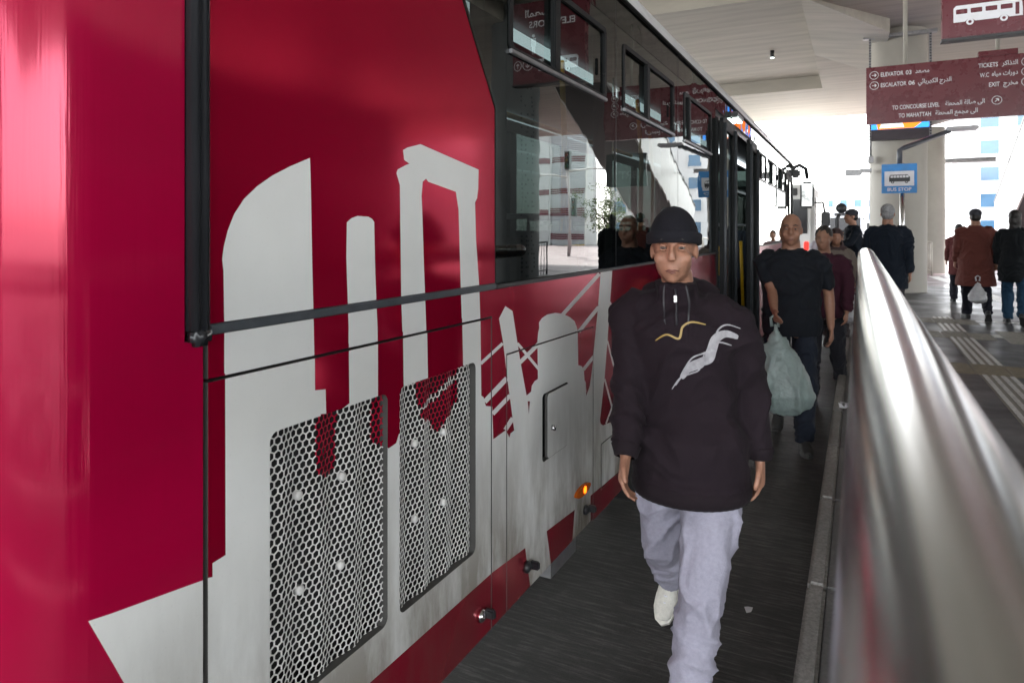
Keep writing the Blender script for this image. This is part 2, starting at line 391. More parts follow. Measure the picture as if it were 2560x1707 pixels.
R2 = [(1.166, 1.357), (1.167, 1.262), (1.201, 1.257), (1.203, 1.201), (1.185, 1.204), (1.188, 1.087), (1.193, 1.068), (1.21, 1.052), (1.228, 1.044), (1.257, 1.044), (1.265, 1.201), (1.283, 1.207), (1.281, 1.35)]
R3 = [(1.392, 1.354), (1.392, 1.2), (1.389, 1.09), (1.411, 1.07), (1.437, 1.055), (1.469, 1.06), (1.48, 1.08), (1.499, 1.088), (1.502, 1.203), (1.499, 1.35)]
R4 = [(1.613, 1.35), (1.618, 1.194), (1.586, 1.194), (1.59, 1.127), (1.605, 1.119), (1.704, 1.142), (1.721, 1.158), (1.795, 1.168), (1.813, 1.168), (1.811, 1.094), (1.782, 1.078), (1.773, 1.059), (1.734, 1.055), (1.725, 1.041), (1.692, 1.029), (1.675, 1.042), (1.663, 1.065), (1.605, 1.093), (1.601, 1.107), (1.704, 1.127), (1.725, 1.143), (1.795, 1.153), (1.809, 1.153), (1.818, 1.16), (1.811, 1.203), (1.805, 1.35)]
R4A = [(1.613, 1.35), (1.618, 1.194), (1.586, 1.194), (1.59, 1.127), (1.605, 1.122), (1.704, 1.147), (1.724, 1.163), (1.795, 1.176), (1.811, 1.178), (1.811, 1.203), (1.805, 1.35)]
R4B = [(1.605, 1.093), (1.601, 1.107), (1.704, 1.127), (1.725, 1.143), (1.795, 1.155), (1.812, 1.157), (1.811, 1.094), (1.782, 1.078), (1.773, 1.059), (1.734, 1.055), (1.725, 1.041), (1.692, 1.029), (1.675, 1.042), (1.663, 1.065)]
LOWW = [(1.898, 1.33), (1.919, 1.328), (1.922, 1.197), (1.922, 1.184), (1.924, 1.087), (1.939, 1.079), (1.943, 1.07), (1.954, 1.047), (1.998, 1.035), (2.006, .924), (2.097, .931), (2.123, .898), (2.132, .91), (2.161, .913), (2.145, .971), (2.106, 1.114), (2.076, 1.238), (2.046, 1.322), (2.093, 1.36), (2.148, 1.337), (2.186, 1.222), (2.214, 1.139), (2.262, 1.015), (2.301, 1.021), (2.306, 1.042), (2.332, 1.054), (2.361, 1.057), (2.357, 1.202), (2.363, 1.231), (2.373, 1.248), (2.371, 1.27), (2.399, 1.284), (2.448, 1.292), (2.528, 1.29), (2.611, 1.277), (2.687, 1.254), (2.739, 1.231), (2.763, 1.203), (2.773, 1.182), (2.78, 1.036), (2.821, 1.024), (2.849, .998), (2.856, .956), (2.871, .943), (2.878, .88), (2.922, .917), (2.952, .985), (2.982, 1.096), (3.036, 1.271), (3.073, 1.45), (3.245, 1.45), (3.207, 1.271), (3.167, 1.085), (3.125, .915), (3.06, .727), (3.068, .709), (3.101, .692), (3.412, .658), (3.521, .644), (3.80, .60), (5.0, .62), (5.0, .2), (1.898, .2)]
LINES = [[(1.927, 1.186), (2.081, 1.229), (2.066, 1.239), (1.914, 1.196)], [(1.959, 1.054), (2.117, 1.1), (2.091, 1.117), (1.935, 1.07)], [(2.012, 1.002), (2.14, 1.036), (2.117, 1.051), (1.991, 1.017)], [(2.107, .925), (2.164, .951), (2.136, .967), (2.079, .94)], [(2.178, 1.216), (2.363, 1.088), (2.383, 1.091), (2.195, 1.22)], [(2.216, 1.138), (2.386, 1.183), (2.36, 1.198), (2.194, 1.152)], [(2.614, 1.266), (3.071, 1.411), (3.033, 1.425), (2.585, 1.28)], [(2.804, 1.173), (3.061, 1.255), (3.021, 1.27), (2.769, 1.187)], [(2.858, .997), (2.991, 1.034), (2.958, 1.049), (2.827, 1.012)], [(3.195, 1.271), (3.447, .96), (3.474, .958), (3.219, 1.271)], [(3.451, .96), (3.521, .851), (3.541, .848), (3.47, .958)], [(3.157, 1.086), (3.448, .66), (3.473, .656), (3.178, 1.085)], [(3.114, .91), (3.269, .686), (3.293, .682), (3.137, .908)], [(3.156, .685), (3.472, .889), (3.448, .896), (3.135, .693)], [(3.47, .89), (3.712, 1.044), (3.691, 1.049), (3.451, .895)]]
RTRI = [(2.272, .992), (2.291, .987), (2.281, .941)]
SK1 = [(.8, .50), (1.68, .487), (2.006, .482), (2.101, .473), (2.25, .46), (2.306, .25), (.8, .25)]
SK2 = [(2.443, .446), (2.738, .422), (2.700, .25), (2.50, .25)]
SK3 = [(2.933, .415), (3.53, .390), (6.0, .39), (6.0, .2), (2.933, .2)]
PAINT = [(W1, 1), (W2, 1), (TEMPLE, 1), (HW, 1), (R1, 0), (TRI, 1), (R2, 0), (R3, 0), (R4A, 0), (R4B, 0), (LOWW, 1)] + [(l, 1) for l in LINES] + [(RTRI, 0), (SK1, 0), (SK2, 0), (SK3, 0)]
def colour(c):
    k = 0
    for p, v in PAINT:
        if inpoly(c, p): k = v
    return k
PPOLY = [p for p, _ in PAINT]
RC = .26; YC = .70           # rear corner radius and where it starts
def side(u, v, d):
    if u >= YC: return (SX-d, u, v)
    a = (YC-u)/RC
    if a <= math.pi/2: return (SX-RC+(RC-d)*math.cos(a), YC-(RC-d)*math.sin(a), v)
    return (SX-RC-(u*-1+YC-RC*math.pi/2), YC-RC+d, v)
EDGE = M('shaded_panel_edge', (.07, .068, .064), .7)  # gap and opening sides painted dark: their shade put into the colour
PM = [RED, WHITE, EDGE]
GAP = .004
arc = [[(YC-RC*math.pi/2*k/12, .2), (YC-RC*math.pi/2*k/12, 3.1)] for k in range(0, 13)]
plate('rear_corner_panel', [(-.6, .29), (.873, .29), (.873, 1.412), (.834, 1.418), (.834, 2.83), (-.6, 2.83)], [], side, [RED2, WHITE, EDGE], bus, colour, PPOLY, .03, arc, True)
plate('upper_panel', [(.882, 1.445), (2.016, 1.445), (2.014, 2.03), (1.79, 2.35), (1.465, 2.806), (.882, 2.806)], [], side, PM, bus, colour, PPOLY, .012)
plate('waist_panel', [(.884, 1.423), (5.98, 1.423), (5.98, .29), (4.62, .29), (4.60, .50), (4.50, .75), (4.32, .93), (4.05, 1.0), (3.78, .93), (3.60, .75), (3.52, .50), (3.50, .29), (2.969, .29), (2.969, 1.182), (2.100, 1.194), (2.100, .30), (1.996, .30), (1.996, 1.336), (.884, 1.342)],
      [rrect(3.07, 3.34, .39, .612, .01)], side, PM, bus, colour, PPOLY, .03)
G1 = rrect(1.035, 1.432, .600, 1.200, .022); G2 = rrect(1.484, 1.888, .597, 1.203, .022)
# outlines of the two grille openings drop to the rear as in the panel pressing
hatch = plate('engine_hatch', [(.884, .30), (1.989, .30), (1.989, 1.329), (.884, 1.335)], [G1, G2], side, PM, bus, colour, PPOLY, .026)
fd = rrect(2.402, 2.664, .724, .988, .018)
hatch2 = plate('side_hatch', [(2.106, .30), (2.963, .30), (2.963, 1.176), (2.106, 1.188)], [fd], side, PM, bus, colour, PPOLY, .026)
def side_out(o): return lambda u, v, d: (SX+o-d, u, v)
fdp = plate('filler_flap', rrect(2.438, 2.658, .730, .982, .016), [], side_out(.006), PM, bus, colour, PPOLY, .012)
bm = bmesh.new(); tube(bm, [(SX+.005, 2.482, .842), (SX+.02, 2.482, .842)], .011, 14); from_bm('lock', bm, CHROME, fdp, True)
plate('small_flap', rrect(3.076, 3.334, .394, .608, .01), [], side_out(.002), PM, bus, colour, PPOLY, .02)
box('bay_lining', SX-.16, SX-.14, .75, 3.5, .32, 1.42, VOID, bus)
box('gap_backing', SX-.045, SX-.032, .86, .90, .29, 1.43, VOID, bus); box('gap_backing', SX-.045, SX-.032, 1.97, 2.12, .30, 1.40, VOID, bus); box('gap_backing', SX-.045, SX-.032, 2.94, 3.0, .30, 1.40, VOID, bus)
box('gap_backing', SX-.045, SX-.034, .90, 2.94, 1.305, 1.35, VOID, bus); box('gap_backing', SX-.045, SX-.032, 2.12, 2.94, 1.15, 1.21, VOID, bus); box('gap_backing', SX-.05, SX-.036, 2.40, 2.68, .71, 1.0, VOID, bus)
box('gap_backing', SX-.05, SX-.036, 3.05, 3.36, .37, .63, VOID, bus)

# honeycomb grilles: folded perforated sheet, real openings
GW = M('grille_white', (.66, .65, .63), .45, 0, .2, 18); GR = M('grille_red', (.34, .001, .026), .3, 0, .1, 30)
def grille(y0, y1, z0, z1, bolts, ph):
    r = .0102; px_, pz_ = math.sqrt(3)*r, 1.5*r; hole = .84*r; bm = bmesh.new(); per = .118
    def off(yy):
        t = ((yy-y0+ph) / per) % 1.0
        w = t/.62 if t < .62 else (1-t)/.38           # long facet then a steep return
        return -.026+.012*w
    j = 0; zz = z0-.004
    while zz < z1+.01:
        yy = y0-.01+(px_/2 if j % 2 else 0)
        while yy < y1+.012:
            c = (yy, zz); k0 = colour(c); o_, i_, b_ = [], [], []
            for q in range(6):
                a = R(60*q+30)
                oy, oz = yy+r*math.cos(a), zz+r*math.sin(a); iy, iz = yy+hole*math.cos(a), zz+hole*math.sin(a)
                o_.append(bm.verts.new((SX+off(oy), oy, oz))); i_.append(bm.verts.new((SX+off(iy), iy, iz))); b_.append(bm.verts.new((SX+off(iy)-.0018, iy, iz)))
            for q in range(6):
                n = (q+1) % 6; am = R(60*q+60)
                cc = colour((yy+r*.9*math.cos(am), zz+r*.9*math.sin(am)))
                bm.faces.new((o_[q], o_[n], i_[n], i_[q])).material_index = 1-cc
                bm.faces.new((i_[q], i_[n], b_[n], b_[q])).material_index = 1-cc
            yy += px_
        zz += pz_; j += 1
    bmesh.ops.recalc_face_normals(bm, faces=bm.faces)
    g = from_bm('grille', bm, [GW, GR], bus)
    for by, bz in bolts:
        b = bmesh.new(); tube(b, [(SX+off(by)-.004, by, bz), (SX+off(by)+.007, by, bz), (SX+off(by)+.010, by, bz)], [.0105, .0105, .007], 16); from_bm('bolt_cap', b, GW, g, True)
    return g
grille(1.03, 1.437, .595, 1.205, [(1.137, 1.033), (1.278, 1.03), (1.141, .821), (1.273, .819)], .02)
grille(1.479, 1.893, .592, 1.208, [(1.579, 1.026), (1.721, 1.021), (1.579, .815), (1.721, .812)], .05)

# rear edge trim with its lower end cap, waist rubber
bm = bmesh.new(); prof = [(.836, 0), (.838, .012), (.845, .019), (.853, .020), (.858, .014), (.862, .020), (.870, .021), (.876, .016), (.880, 0)]
for z0, z1 in ((1.438, 2.9),):
    a = [bm.verts.new((SX+d, yy, z0)) for yy, d in prof]; b = [bm.verts.new((SX+d, yy, z1)) for yy, d in prof]
    for i in range(len(prof)-1): bm.faces.new((a[i], a[i+1], b[i+1], b[i]))
    bm.faces.new(a)
bmesh.ops.recalc_face_normals(bm, faces=bm.faces)
tr_ = from_bm('corner_trim', bm, BLACKG, bus, True)
bm = bmesh.new(); bx(bm, SX-.005, SX+.024, .837, .881, 1.408, 1.444, .009); from_bm('trim_end_cap', bm, BLACKG, tr_, True)
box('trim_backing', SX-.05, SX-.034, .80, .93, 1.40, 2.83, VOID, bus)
plate('pane_backing', [(1.98, 1.44), (2.07, 1.44), (2.07, 2.05), (1.84, 2.38), (1.54, 2.80), (1.44, 2.80), (1.75, 2.33), (1.98, 2.01)], [], lambda u, v, d: (SX-.022-d, u, v), VOID, bus, depth=.004)
bm = bmesh.new(); bx(bm, SX-.004, SX+.006, .884, 2.02, 1.4245, 1.444, .003); from_bm('waist_rubber', bm, DARKGREY, bus)
bm = bmesh.new(); bx(bm, SX-.004, SX+.004, 2.024, 5.98, 1.4245, 1.438, .002); from_bm('window_sill_strip', bm, BLACK, bus)

# glazing: bonded panes with sliding hoppers
def yz(x): return lambda u, v, d: (x-d, u, v)
panes = [([(2.022, 1.442), (3.294, 1.442), (3.294, 2.655), (1.578, 2.655), (1.795, 2.352), (2.020, 2.034)], (2.12, 3.135, 2.531)), ([(3.302, 1.442), (4.608, 1.442), (4.608, 2.655), (3.302, 2.655)], (3.41, 4.49, 3.86)), ([(4.618, 1.442), (5.97, 1.442), (5.97, 2.655), (4.618, 2.655)], (4.79, 5.77, 4.94)),
         ([(8.34, 1.442), (9.6, 1.442), (9.6, 2.655), (8.34, 2.655)], (8.45, 9.5, 9.0)), ([(9.61, 1.442), (10.9, 1.442), (10.9, 2.655), (9.61, 2.655)], (9.72, 10.8, 10.2)), ([(10.91, 1.442), (12.2, 1.442), (12.2, 2.655), (10.91, 2.655)], (11.0, 12.1, 11.5))]
for out, (h0, h1, hm) in panes:
    hole = rrect(h0, h1, 2.252, 2.588, .03)
    w = plate('window', out, [hole], yz(SX), GLASS, bus, depth=0)
    fr = plate('hopper_frame', rrect(h0-.004, h1+.004, 2.248, 2.592, .032), [rrect(h0+.022, h1-.022, 2.268, 2.568, .02)], yz(SX+.006), MATTE, w, depth=.03)
    plate('hopper_pane', rrect(h0+.018, hm, 2.264, 2.572, .018), [], yz(SX-.014), GLASSW, w, depth=0)
    plate('hopper_pane', rrect(hm-.02, h1-.018, 2.264, 2.572, .018), [], yz(SX-.006), GLASSW, w, depth=0)
    box('hopper_bar', SX-.012, SX+.012, hm-.028, hm+.028, 2.262, 2.576, MATTE, w, .004)
    box('hopper_rail', SX-.002, SX+.013, h0, h1, 2.240, 2.256, STEELGREY, w, .003)
    box('hopper_latch', SX+.006, SX+.02, h1-.06, h1-.048, 2.36, 2.44, MATTE, w, .003)
# black cove glazing above the hoppers
for a, b in ((1.49, 3.294), (3.302, 4.608), (4.618, 5.97), (5.98, 8.33), (8.34, 9.6), (9.61, 10.9), (10.91, 12.2), (12.21, 13.6)):
    plate('cove_panel', [(a, 2.806), (b, 2.806), (b, 2.658), (a+(.09 if a < 2 else 0), 2.658)], [], yz(SX), GLASSU, bus, depth=.01)
for yy in (3.298, 4.613): box('pane_joint', SX-.01, SX-.001, yy-.004, yy+.004, 1.442, 2.806, BLACK, bus)
box('window_backing', SX-.06, SX-.03, 1.46, 13.6, 2.60, 2.82, BLACK, bus)

# roof cove, gutter
bm = bmesh.new(); pr = [(0, 2.81), (.012, 2.822), (.012, 2.838), (0, 2.845), (-.004, 2.87), (-.02, 2.91), (-.055, 2.955), (-.11, 2.995), (-.2, 3.03), (-.4, 3.06), (-1.25, 3.09)]
full = [(SX+d, z) for d, z in pr] + [(SX-2.5-d, z) for d, z in pr[::-1]]
def ringat(yy, s=1.0): return [bm.verts.new((x, yy, z)) for x, z in full]
ra, rb = ringat(.44), ringat(13.55)
for i in range(len(full)-1): bm.faces.new((ra[i], ra[i+1], rb[i+1], rb[i]))
bm.faces.new(ra); bm.faces.new(rb[::-1]); bmesh.ops.recalc_face_normals(bm, faces=bm.faces)
rf = from_bm('roof', bm, GREYP, bus); smooth_by_angle(rf.data, 40)
box('gutter', SX-.002, SX+.020, 1.4, 13.5, 2.800, 2.814, MATTE, rf, .003)
box('roof_unit', SX-1.9, SX-.6, 9.0, 11.5, 3.05, 3.22, GREYP, rf, .04)
bm = bmesh.new(); bx(bm, SX-.5, SX-.30, 10.4, 10.7, 3.02, 3.17, .04); from_bm('roof_vent', bm, BLACK, rf)

# doors
def door(y0, y1, nm):
    d = box(nm, SX-.10, SX-.02, y0, y1, 2.60, 2.80, BLACK, bus)
    for a in (y0, y1-.07): box('jamb', SX-.08, SX+.012, a, a+.07, .32, 2.60, MATTE, d, .01)
    box('threshold', SX-.3, SX, y0+.07, y1-.07, .30, .34, STEELGREY, d)
    return d
d1 = door(5.985, 8.335, 'middle_door')
def leaf(parent, y0, y1, x):
    f = plate('door_leaf', rrect(y0, y1, .36, 2.60, .03), [rrect(y0+.06, y1-.06, .50, 2.5, .03)], yz(x), MATTE, parent, depth=.035)
    plate('door_glass', rrect(y0+.05, y1-.05, .49, 2.51, .03), [], yz(x-.015), GLASS, f, depth=0); return f
leaf(d1, 6.06, 6.66, SX+.05); leaf(d1, 7.66, 8.26, SX+.05)
for yy in (6.08, 6.64, 7.68, 8.24): tubeobj('door_rod', [(SX+.06, yy, .4), (SX+.06, yy, 2.55)], .016, DARKGREY, d1, 8)
tubeobj('grab_handle', [(SX-.10, 6.72, 1.20), (SX-.12, 6.9, 1.42), (SX-.22, 7.0, 1.52)], .018, YELLOW, d1, 10)
tubeobj('grab_handle', [(SX-.10, 8.2, .75), (SX-.12, 8.16, 1.5)], .018, YELLOW, d1, 10)
lamp = box('door_lamp', SX, SX+.06, 6.75, 7.15, 2.70, 2.76, BLACK, bus, .012)
LAMPW = EM('lamp_white', (.85, 1, .95), 1.5)
for yy in (6.80, 6.98): box('lens', SX+.012, SX+.05, yy, yy+.12, 2.688, 2.702, LAMPW, lamp)
d2 = door(12.21, 13.5, 'front_door'); leaf(d2, 12.29, 12.85, SX+.005); leaf(d2, 12.87, 13.42, SX+.005)
# forward lower body, arches, far side, ends
plate('forward_panel', [(8.34, 1.423), (12.2, 1.423), (12.2, .29), (11.6, .29), (11.58, .5), (11.45, .78), (11.2, .95), (10.98, .98), (10.7, .93), (10.48, .75), (10.38, .5), (10.36, .29), (8.34, .29)], [], yz(SX), PM, bus, depth=.03)
box('window_sill_strip', SX-.004, SX+.004, 8.34, 12.2, 1.4245, 1.438, BLACK, bus)
box('far_side_panel', SX-2.5, SX-2.46, .5, 13.5, .29, 1.42, RED, bus)
for k in range(9): box('far_pillar', SX-2.5, SX-2.44, .5+k*1.6, .66+k*1.6, 1.42, 2.82, BLACK, bus)
plate('far_window', [(.66, 1.42), (13.3, 1.42), (13.3, 2.82), (.66, 2.82)], [], yz(SX-2.48), GLASS, bus, depth=0)
box('front_panel', SX-2.48, SX-.02, 13.50, 13.56, .3, 1.4, RED, bus); box('windscreen', SX-2.46, SX-.04, 13.50, 13.53, 1.4, 2.8, GLASS, bus)
bm = bmesh.new()
for k in range(2): pass
bx(bm, SX-2.44, SX-.165, .46, 13.45, .30, .36); from_bm('floor', bm, VOID, bus)
box('rear_wall', SX-2.44, SX-.2, .47, .50, .30, 2.8, VOID, bus)
def wheel(yc, nm='wheel'):
    b = bmesh.new(); tube(b, [(SX-.33, yc, .49), (SX-.32, yc, .49), (SX-.07, yc, .49), (SX-.05, yc, .49)], [.44, .485, .485, .44], 32); bmesh.ops.recalc_face_normals(b, faces=b.faces); w = from_bm(nm, b, TYRE, bus)
    b = bmesh.new(); tube(b, [(SX-.10, yc, .49), (SX-.045, yc, .49), (SX-.06, yc, .49)], [.29, .28, .23], 28); tube(b, [(SX-.10, yc, .49), (SX-.02, yc, .49)], .09, 16); from_bm('rim', b, STEELGREY, w)
    for k in range(10):
        a = 2*math.pi*k/10; b = bmesh.new(); tube(b, [(SX-.07, yc+.15*math.cos(a), .49+.15*math.sin(a)), (SX-.03, yc+.15*math.cos(a), .49+.15*math.sin(a))], .014, 8); from_bm('wheel_nut', b, CHROME, w)
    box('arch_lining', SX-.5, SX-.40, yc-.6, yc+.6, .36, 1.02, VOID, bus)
wheel(4.05); wheel(10.98)
# lamp, latches, plate under the skirt
AMBER = EM('amber_lit', (1, .13, .005), .45)
ml = plate('marker_lamp', [(2.816+.085*math.cos(t*math.pi/10), .481+.022*math.sin(t*math.pi/10)) for t in range(20)], [], side_out(.014), M('amber_lens', (.45, .09, .005), .2), bus, depth=.016)
plate('lamp_bulb', circ(2.825, .481, .016, 14), [], side_out(.0165), AMBER, ml, depth=.002)
def latch(yy, zz, m1, m2):
    b = bmesh.new(); tube(b, [(SX, yy, zz), (SX+.012, yy, zz), (SX+.02, yy, zz)], [.022, .020, .008], 16); l = from_bm('latch', b, m1, bus, True)
    bm = bmesh.new(); bx(bm, SX+.008, SX+.045, yy+.01, yy+.03, zz-.012, zz+.018, .005); from_bm('latch_lever', bm, m2, l)
latch(1.917, .38, CHROME, BLACK); latch(2.257, .388, BLACK, BLACKG); latch(2.862, .377, BLACK, BLACK)
box('under_plate', SX-.35, SX-.06, 2.62, 2.90, .165, .29, STEELGREY, bus)
# mirror
mi_ = tubeobj('mirror_arm', [(SX-.05, 13.45, 2.74), (SX+.10, 13.75, 2.84), (SX+.2, 13.9, 2.78), (SX+.22, 13.95, 2.6)], .035, BLACK, bus, 10)
bm = bmesh.new(); bx(bm, SX+.10, SX+.34, 13.88, 14.02, 2.04, 2.54, .04); from_bm('mirror_housing', bm, BLACK, mi_)
bm = bmesh.new(); bx(bm, SX+.13, SX+.31, 13.87, 13.882, 2.08, 2.50, .003); from_bm('mirror_glass', bm, CHROME, mi_)
bm = bmesh.new(); bx(bm, SX-.04, SX+.12, 13.62, 13.74, 2.60, 2.76, .03); from_bm('mirror_housing', bm, BLACK, mi_)
# interior seen through the glass
box('interior_pillar', SX-.10, SX-.04, 2.02, 2.18, 1.44, 2.6, MATTE, bus); box('interior_pillar', SX-.10, SX-.04, 3.24, 3.36, 1.44, 2.6, BLACK, bus); box('interior_pillar', SX-.10, SX-.04, 4.55, 4.68, 1.44, 2.6, BLACK, bus)
ILED = EM('interior_light', (.85, .95, 1), .22)
for xx in (SX-.62, SX-1.9): box('ceiling_light', xx-.05, xx+.05, 1.6, 12.5, 2.70, 2.71, ILED, bus)
box('interior_ceiling', SX-2.44, SX-.06, .5, 13.45, 2.74, 2.76, INTER, bus)
box('engine_cover', SX-2.4, SX-.18, .55, 1.9, .4, 1.55, INTER, bus)
for k, yy in enumerate((2.55, 3.35, 4.15, 4.95, 8.9, 9.7, 10.5)):
    for xx in (SX-.62, SX-2.2):
        b = bmesh.new(); bx(b, xx-.42, xx+.42, yy, yy+.10, .95, 1.62, .03); bx(b, xx-.42, xx+.42, yy-.42, yy, .92, 1.02, .03); s = from_bm('seat', b, SEATM, bus)
        tubeobj('seat_handle', [(xx-.3, yy+.05, 1.60), (xx-.3, yy+.05, 1.70), (xx+.3, yy+.05, 1.70), (xx+.3, yy+.05, 1.60)], .016, STEELGREY, s, 8)
for yy, xx in ((2.75, SX-.5), (3.9, SX-.55), (5.4, SX-.5), (7.2, SX-.9)): tubeobj('grab_pole', [(xx, yy, .9), (xx+.02, yy, 2.2), (xx-.05, yy+.12, 2.7)], .018, YELLOW, bus, 10)
tubeobj('grab_rail', [(SX-.75, 1.8, 2.30), (SX-.75, 6.0, 2.30)], .017, YELLOW, bus, 8)
# ------------------------------------------------------------------ handrail in the foreground
def steel():
    m, nt, b = nodes('brushed_stainless_steel')
    t = nz(nt, 60, 4, .6, stretch=(1, .02, 1)); s = nz(nt, 30, 5, .6, stretch=(1, .025, 1))
    link(nt, ramp(nt, s.outputs[0], [(.3, (.56, .555, .54)), (.7, (.70, .695, .68))]).outputs[0], b.inputs['Base Color'])
    b.inputs['Metallic'].default_value = 1
    link(nt, ramp(nt, s.outputs[0], [(.3, .13), (.7, .27)]).outputs[0], b.inputs['Roughness'])
    bump(nt, b, t.outputs[0], .05, .002); return m
STEEL = steel()
RX, RZ, RR = .0365, 1.4745, .045
hr = empty('handrail', (RX, 2.2, PZ), 'thick brushed stainless steel handrail running along the platform edge', 'handrail')
bm = bmesh.new(); n = 60
tube(bm, [(RX, -1.2+5.68*k/n, RZ) for k in range(n+1)] + [(RX, 4.50, RZ), (RX, 4.512, RZ)], [RR]*(n+1)+[RR*.9, RR*.6], 48); bmesh.ops.recalc_face_normals(bm, faces=bm.faces)
from_bm('rail_tube', bm, STEEL, hr, True)
for yy in (-.6, .9, 2.4, 3.9):
    tubeobj('post', [(RX, yy, PZ), (RX, yy, RZ-RR+.004)], .022, STEEL, hr, 16); tubeobj('base_plate', [(RX, yy, PZ), (RX, yy, PZ+.012)], .05, STEEL, hr, 18)
for zz in (.55, .85, 1.15): tubeobj('lower_rail', [(RX, -1.2, zz), (RX, 4.4, zz)], .012, STEEL, hr, 10)

# ------------------------------------------------------------------ columns, soffit lamp
def column(x, y, r, z1, label, mat=COLM):
    bm = bmesh.new(); tube(bm, [(x, y, PZ-.02), (x, y, PZ+.02), (x, y, z1-.02), (x, y, z1)], [r, r, r, r], 40); c = from_bm('concrete_column', bm, mat, label=label, cat='column'); smooth_by_angle(c.data, 40); return rebase(c)
column(.82, 18.6, .60, cz+.05, 'pale round concrete column behind the blue bus stop sign')
column(2.05, 27.2, .55, 5.1, 'slimmer pale column under the bracket beam, right of the nearer column')
column(9.2, 12.5, .6, cz+.05, 'round concrete column beyond the added dark block'); column(2.6, -9.5, .6, cz+.05, 'added round column behind the camera near the kerb, narrows the corner highlights'); column(6.5, -7.0, .6, cz+.05, 'added round column behind the camera by the dark block, narrows the corner highlights'); column(-7.5, 12.0, .6, cz+.05, 'round concrete column on the far side of the bus'); column(11.5, 25.0, .6, cz+.05, 'round concrete column at the far edge of the platform')  # two columns behind the camera are added to narrow the corner highlights
cc = column(4.35, 13.0, .50, cz+.05, 'column with rows of small square holes, painted darker for its shade, seen mirrored in the window', M('shaded_column_grey', (.16, .17, .175), .45, 0, .1, 2))  # darker than the other columns: its shade is put into this grey
bm = bmesh.new(); rnd = random.Random(11)
for r_ in range(60):
    for q in range(7):
        if rnd.random() < .5 and q not in (2, 5):
            a = R(196+q*5.5); zz = .6+r_*.09; n_ = Vector((math.cos(a), math.sin(a), 0)); t_ = Vector((-n_.y, n_.x, 0)); c_ = Vector((4.35, 13.0, zz))+n_*.503
            bm.faces.new([bm.verts.new(c_+t_*u+Vector((0, 0, v))) for u, v in ((-.017, -.02), (.017, -.02), (.017, .02), (-.017, .02))])
BASE[cc.name] = Vector(cc.location); from_bm('punched_holes', bm, BLACKP, cc, kind='stuff')
bb = bmesh.new()
pts = [(1.6, 5.1), (4.3, 5.75), (4.4, 6.28), (1.4, 6.28)]
a = [bb.verts.new((x, 26.6, z)) for x, z in pts]; b = [bb.verts.new((x, 27.8, z)) for x, z in pts]; bb.faces.new(a); bb.faces.new(b[::-1])
for i in range(4): bb.faces.new((a[i], a[(i+1) % 4], b[(i+1) % 4], b[i]))
bmesh.ops.recalc_face_normals(bb, faces=bb.faces); rebase(from_bm('bracket_beam', bb, COLM, label='tapered pale concrete beam on top of the slimmer column', cat='beam'))
sl = empty('ceiling_spotlight', (-2.2, 20.6, cz+.42), 'small black cylinder spotlight under the recessed ceiling', 'spotlight')
tubeobj('body', [(-2.2, 20.6, cz+.42), (-2.2, 20.6, cz+.22)], .055, BLACK, sl, 16); tubeobj('lens', [(-2.2, 20.6, cz+.221), (-2.2, 20.6, cz+.205)], .045, LAMPW, sl, 16)
# conduit and camera on the nearer column
sc_ = empty('security_camera', (.18, 17.95, 3.0), 'small grey security camera on the side of the round column', 'camera')
bm = bmesh.new(); bx(bm, -.30, .06, 17.75, 17.87, 2.90, 3.05, .02); from_bm('housing', bm, STEELGREY, sc_); bm = bmesh.new(); bx(bm, .02, .26, 17.80, 18.16, 2.98, 3.06, .01); from_bm('bracket', bm, STEELGREY, sc_)
bm = bmesh.new(); bx(bm, .18, .30, 17.98, 18.2, 3.2, 3.36, .01); from_bm('junction_box', bm, STEELGREY, sc_); tubeobj('conduit', [(.24, 18.09, 3.3), (.24, 18.09, 4.3)], .025, STEELGREY, sc_, 8)

# ------------------------------------------------------------------ hanging signs
def sgn(x0, zb, Y): return lambda u, v, d: (x0+u, Y+d, zb+v)
def ring_icon(parent, mf, cx, cy, r, ang):
    k = plate('circle', circ(cx, cy, r, 28), [circ(cx, cy, r*.88, 28)], mf, SIGNW, parent, depth=.003)
    s = r*.5; c_, s_ = math.cos(ang), math.sin(ang)
    ar = [(-s, -s*.16), (s*.3, -s*.16), (s*.1, -s*.75), (s*.5, -s*.75), (s*1.1, 0), (s*.5, s*.75), (s*.1, s*.75), (s*.3, s*.16), (-s, s*.16)]
    plate('arrow', [(cx+a*c_-b*s_, cy+a*s_+b*c_) for a, b in ar], [], mf, SIGNW, parent, depth=.003)
Y = 14.0; x0, zb, w, h = .115, 3.55, 2.60, 1.03
s1 = empty('hanging_sign', (x0+w/2, Y, zb), 'wide maroon hanging direction sign with white Arabic and English lettering', 'sign')
bm = bmesh.new(); bx(bm, x0, x0+w, Y, Y+.10, zb, zb+h, .006); from_bm('panel', bm, MAROON, s1)
for xx in (x0+.62, x0+1.98): tubeobj('hanger_pole', [(xx, Y+.05, zb+h), (xx, Y+.05, cz+.02)], .035, COLM, s1, 12)
box('bracket', x0+1.7, x0+2.25, Y-.02, Y+.12, zb+h, zb+h+.09, MAROON, s1)
mf = sgn(x0, zb, Y-.004)
def L(s, a_, b_, py_, hh=.105): text('lettering', s, hh, lambda u, v, d: (x0+a_+u, Y-.003+d, zb+py_+v), SIGNW, s1, fit=b_-a_)
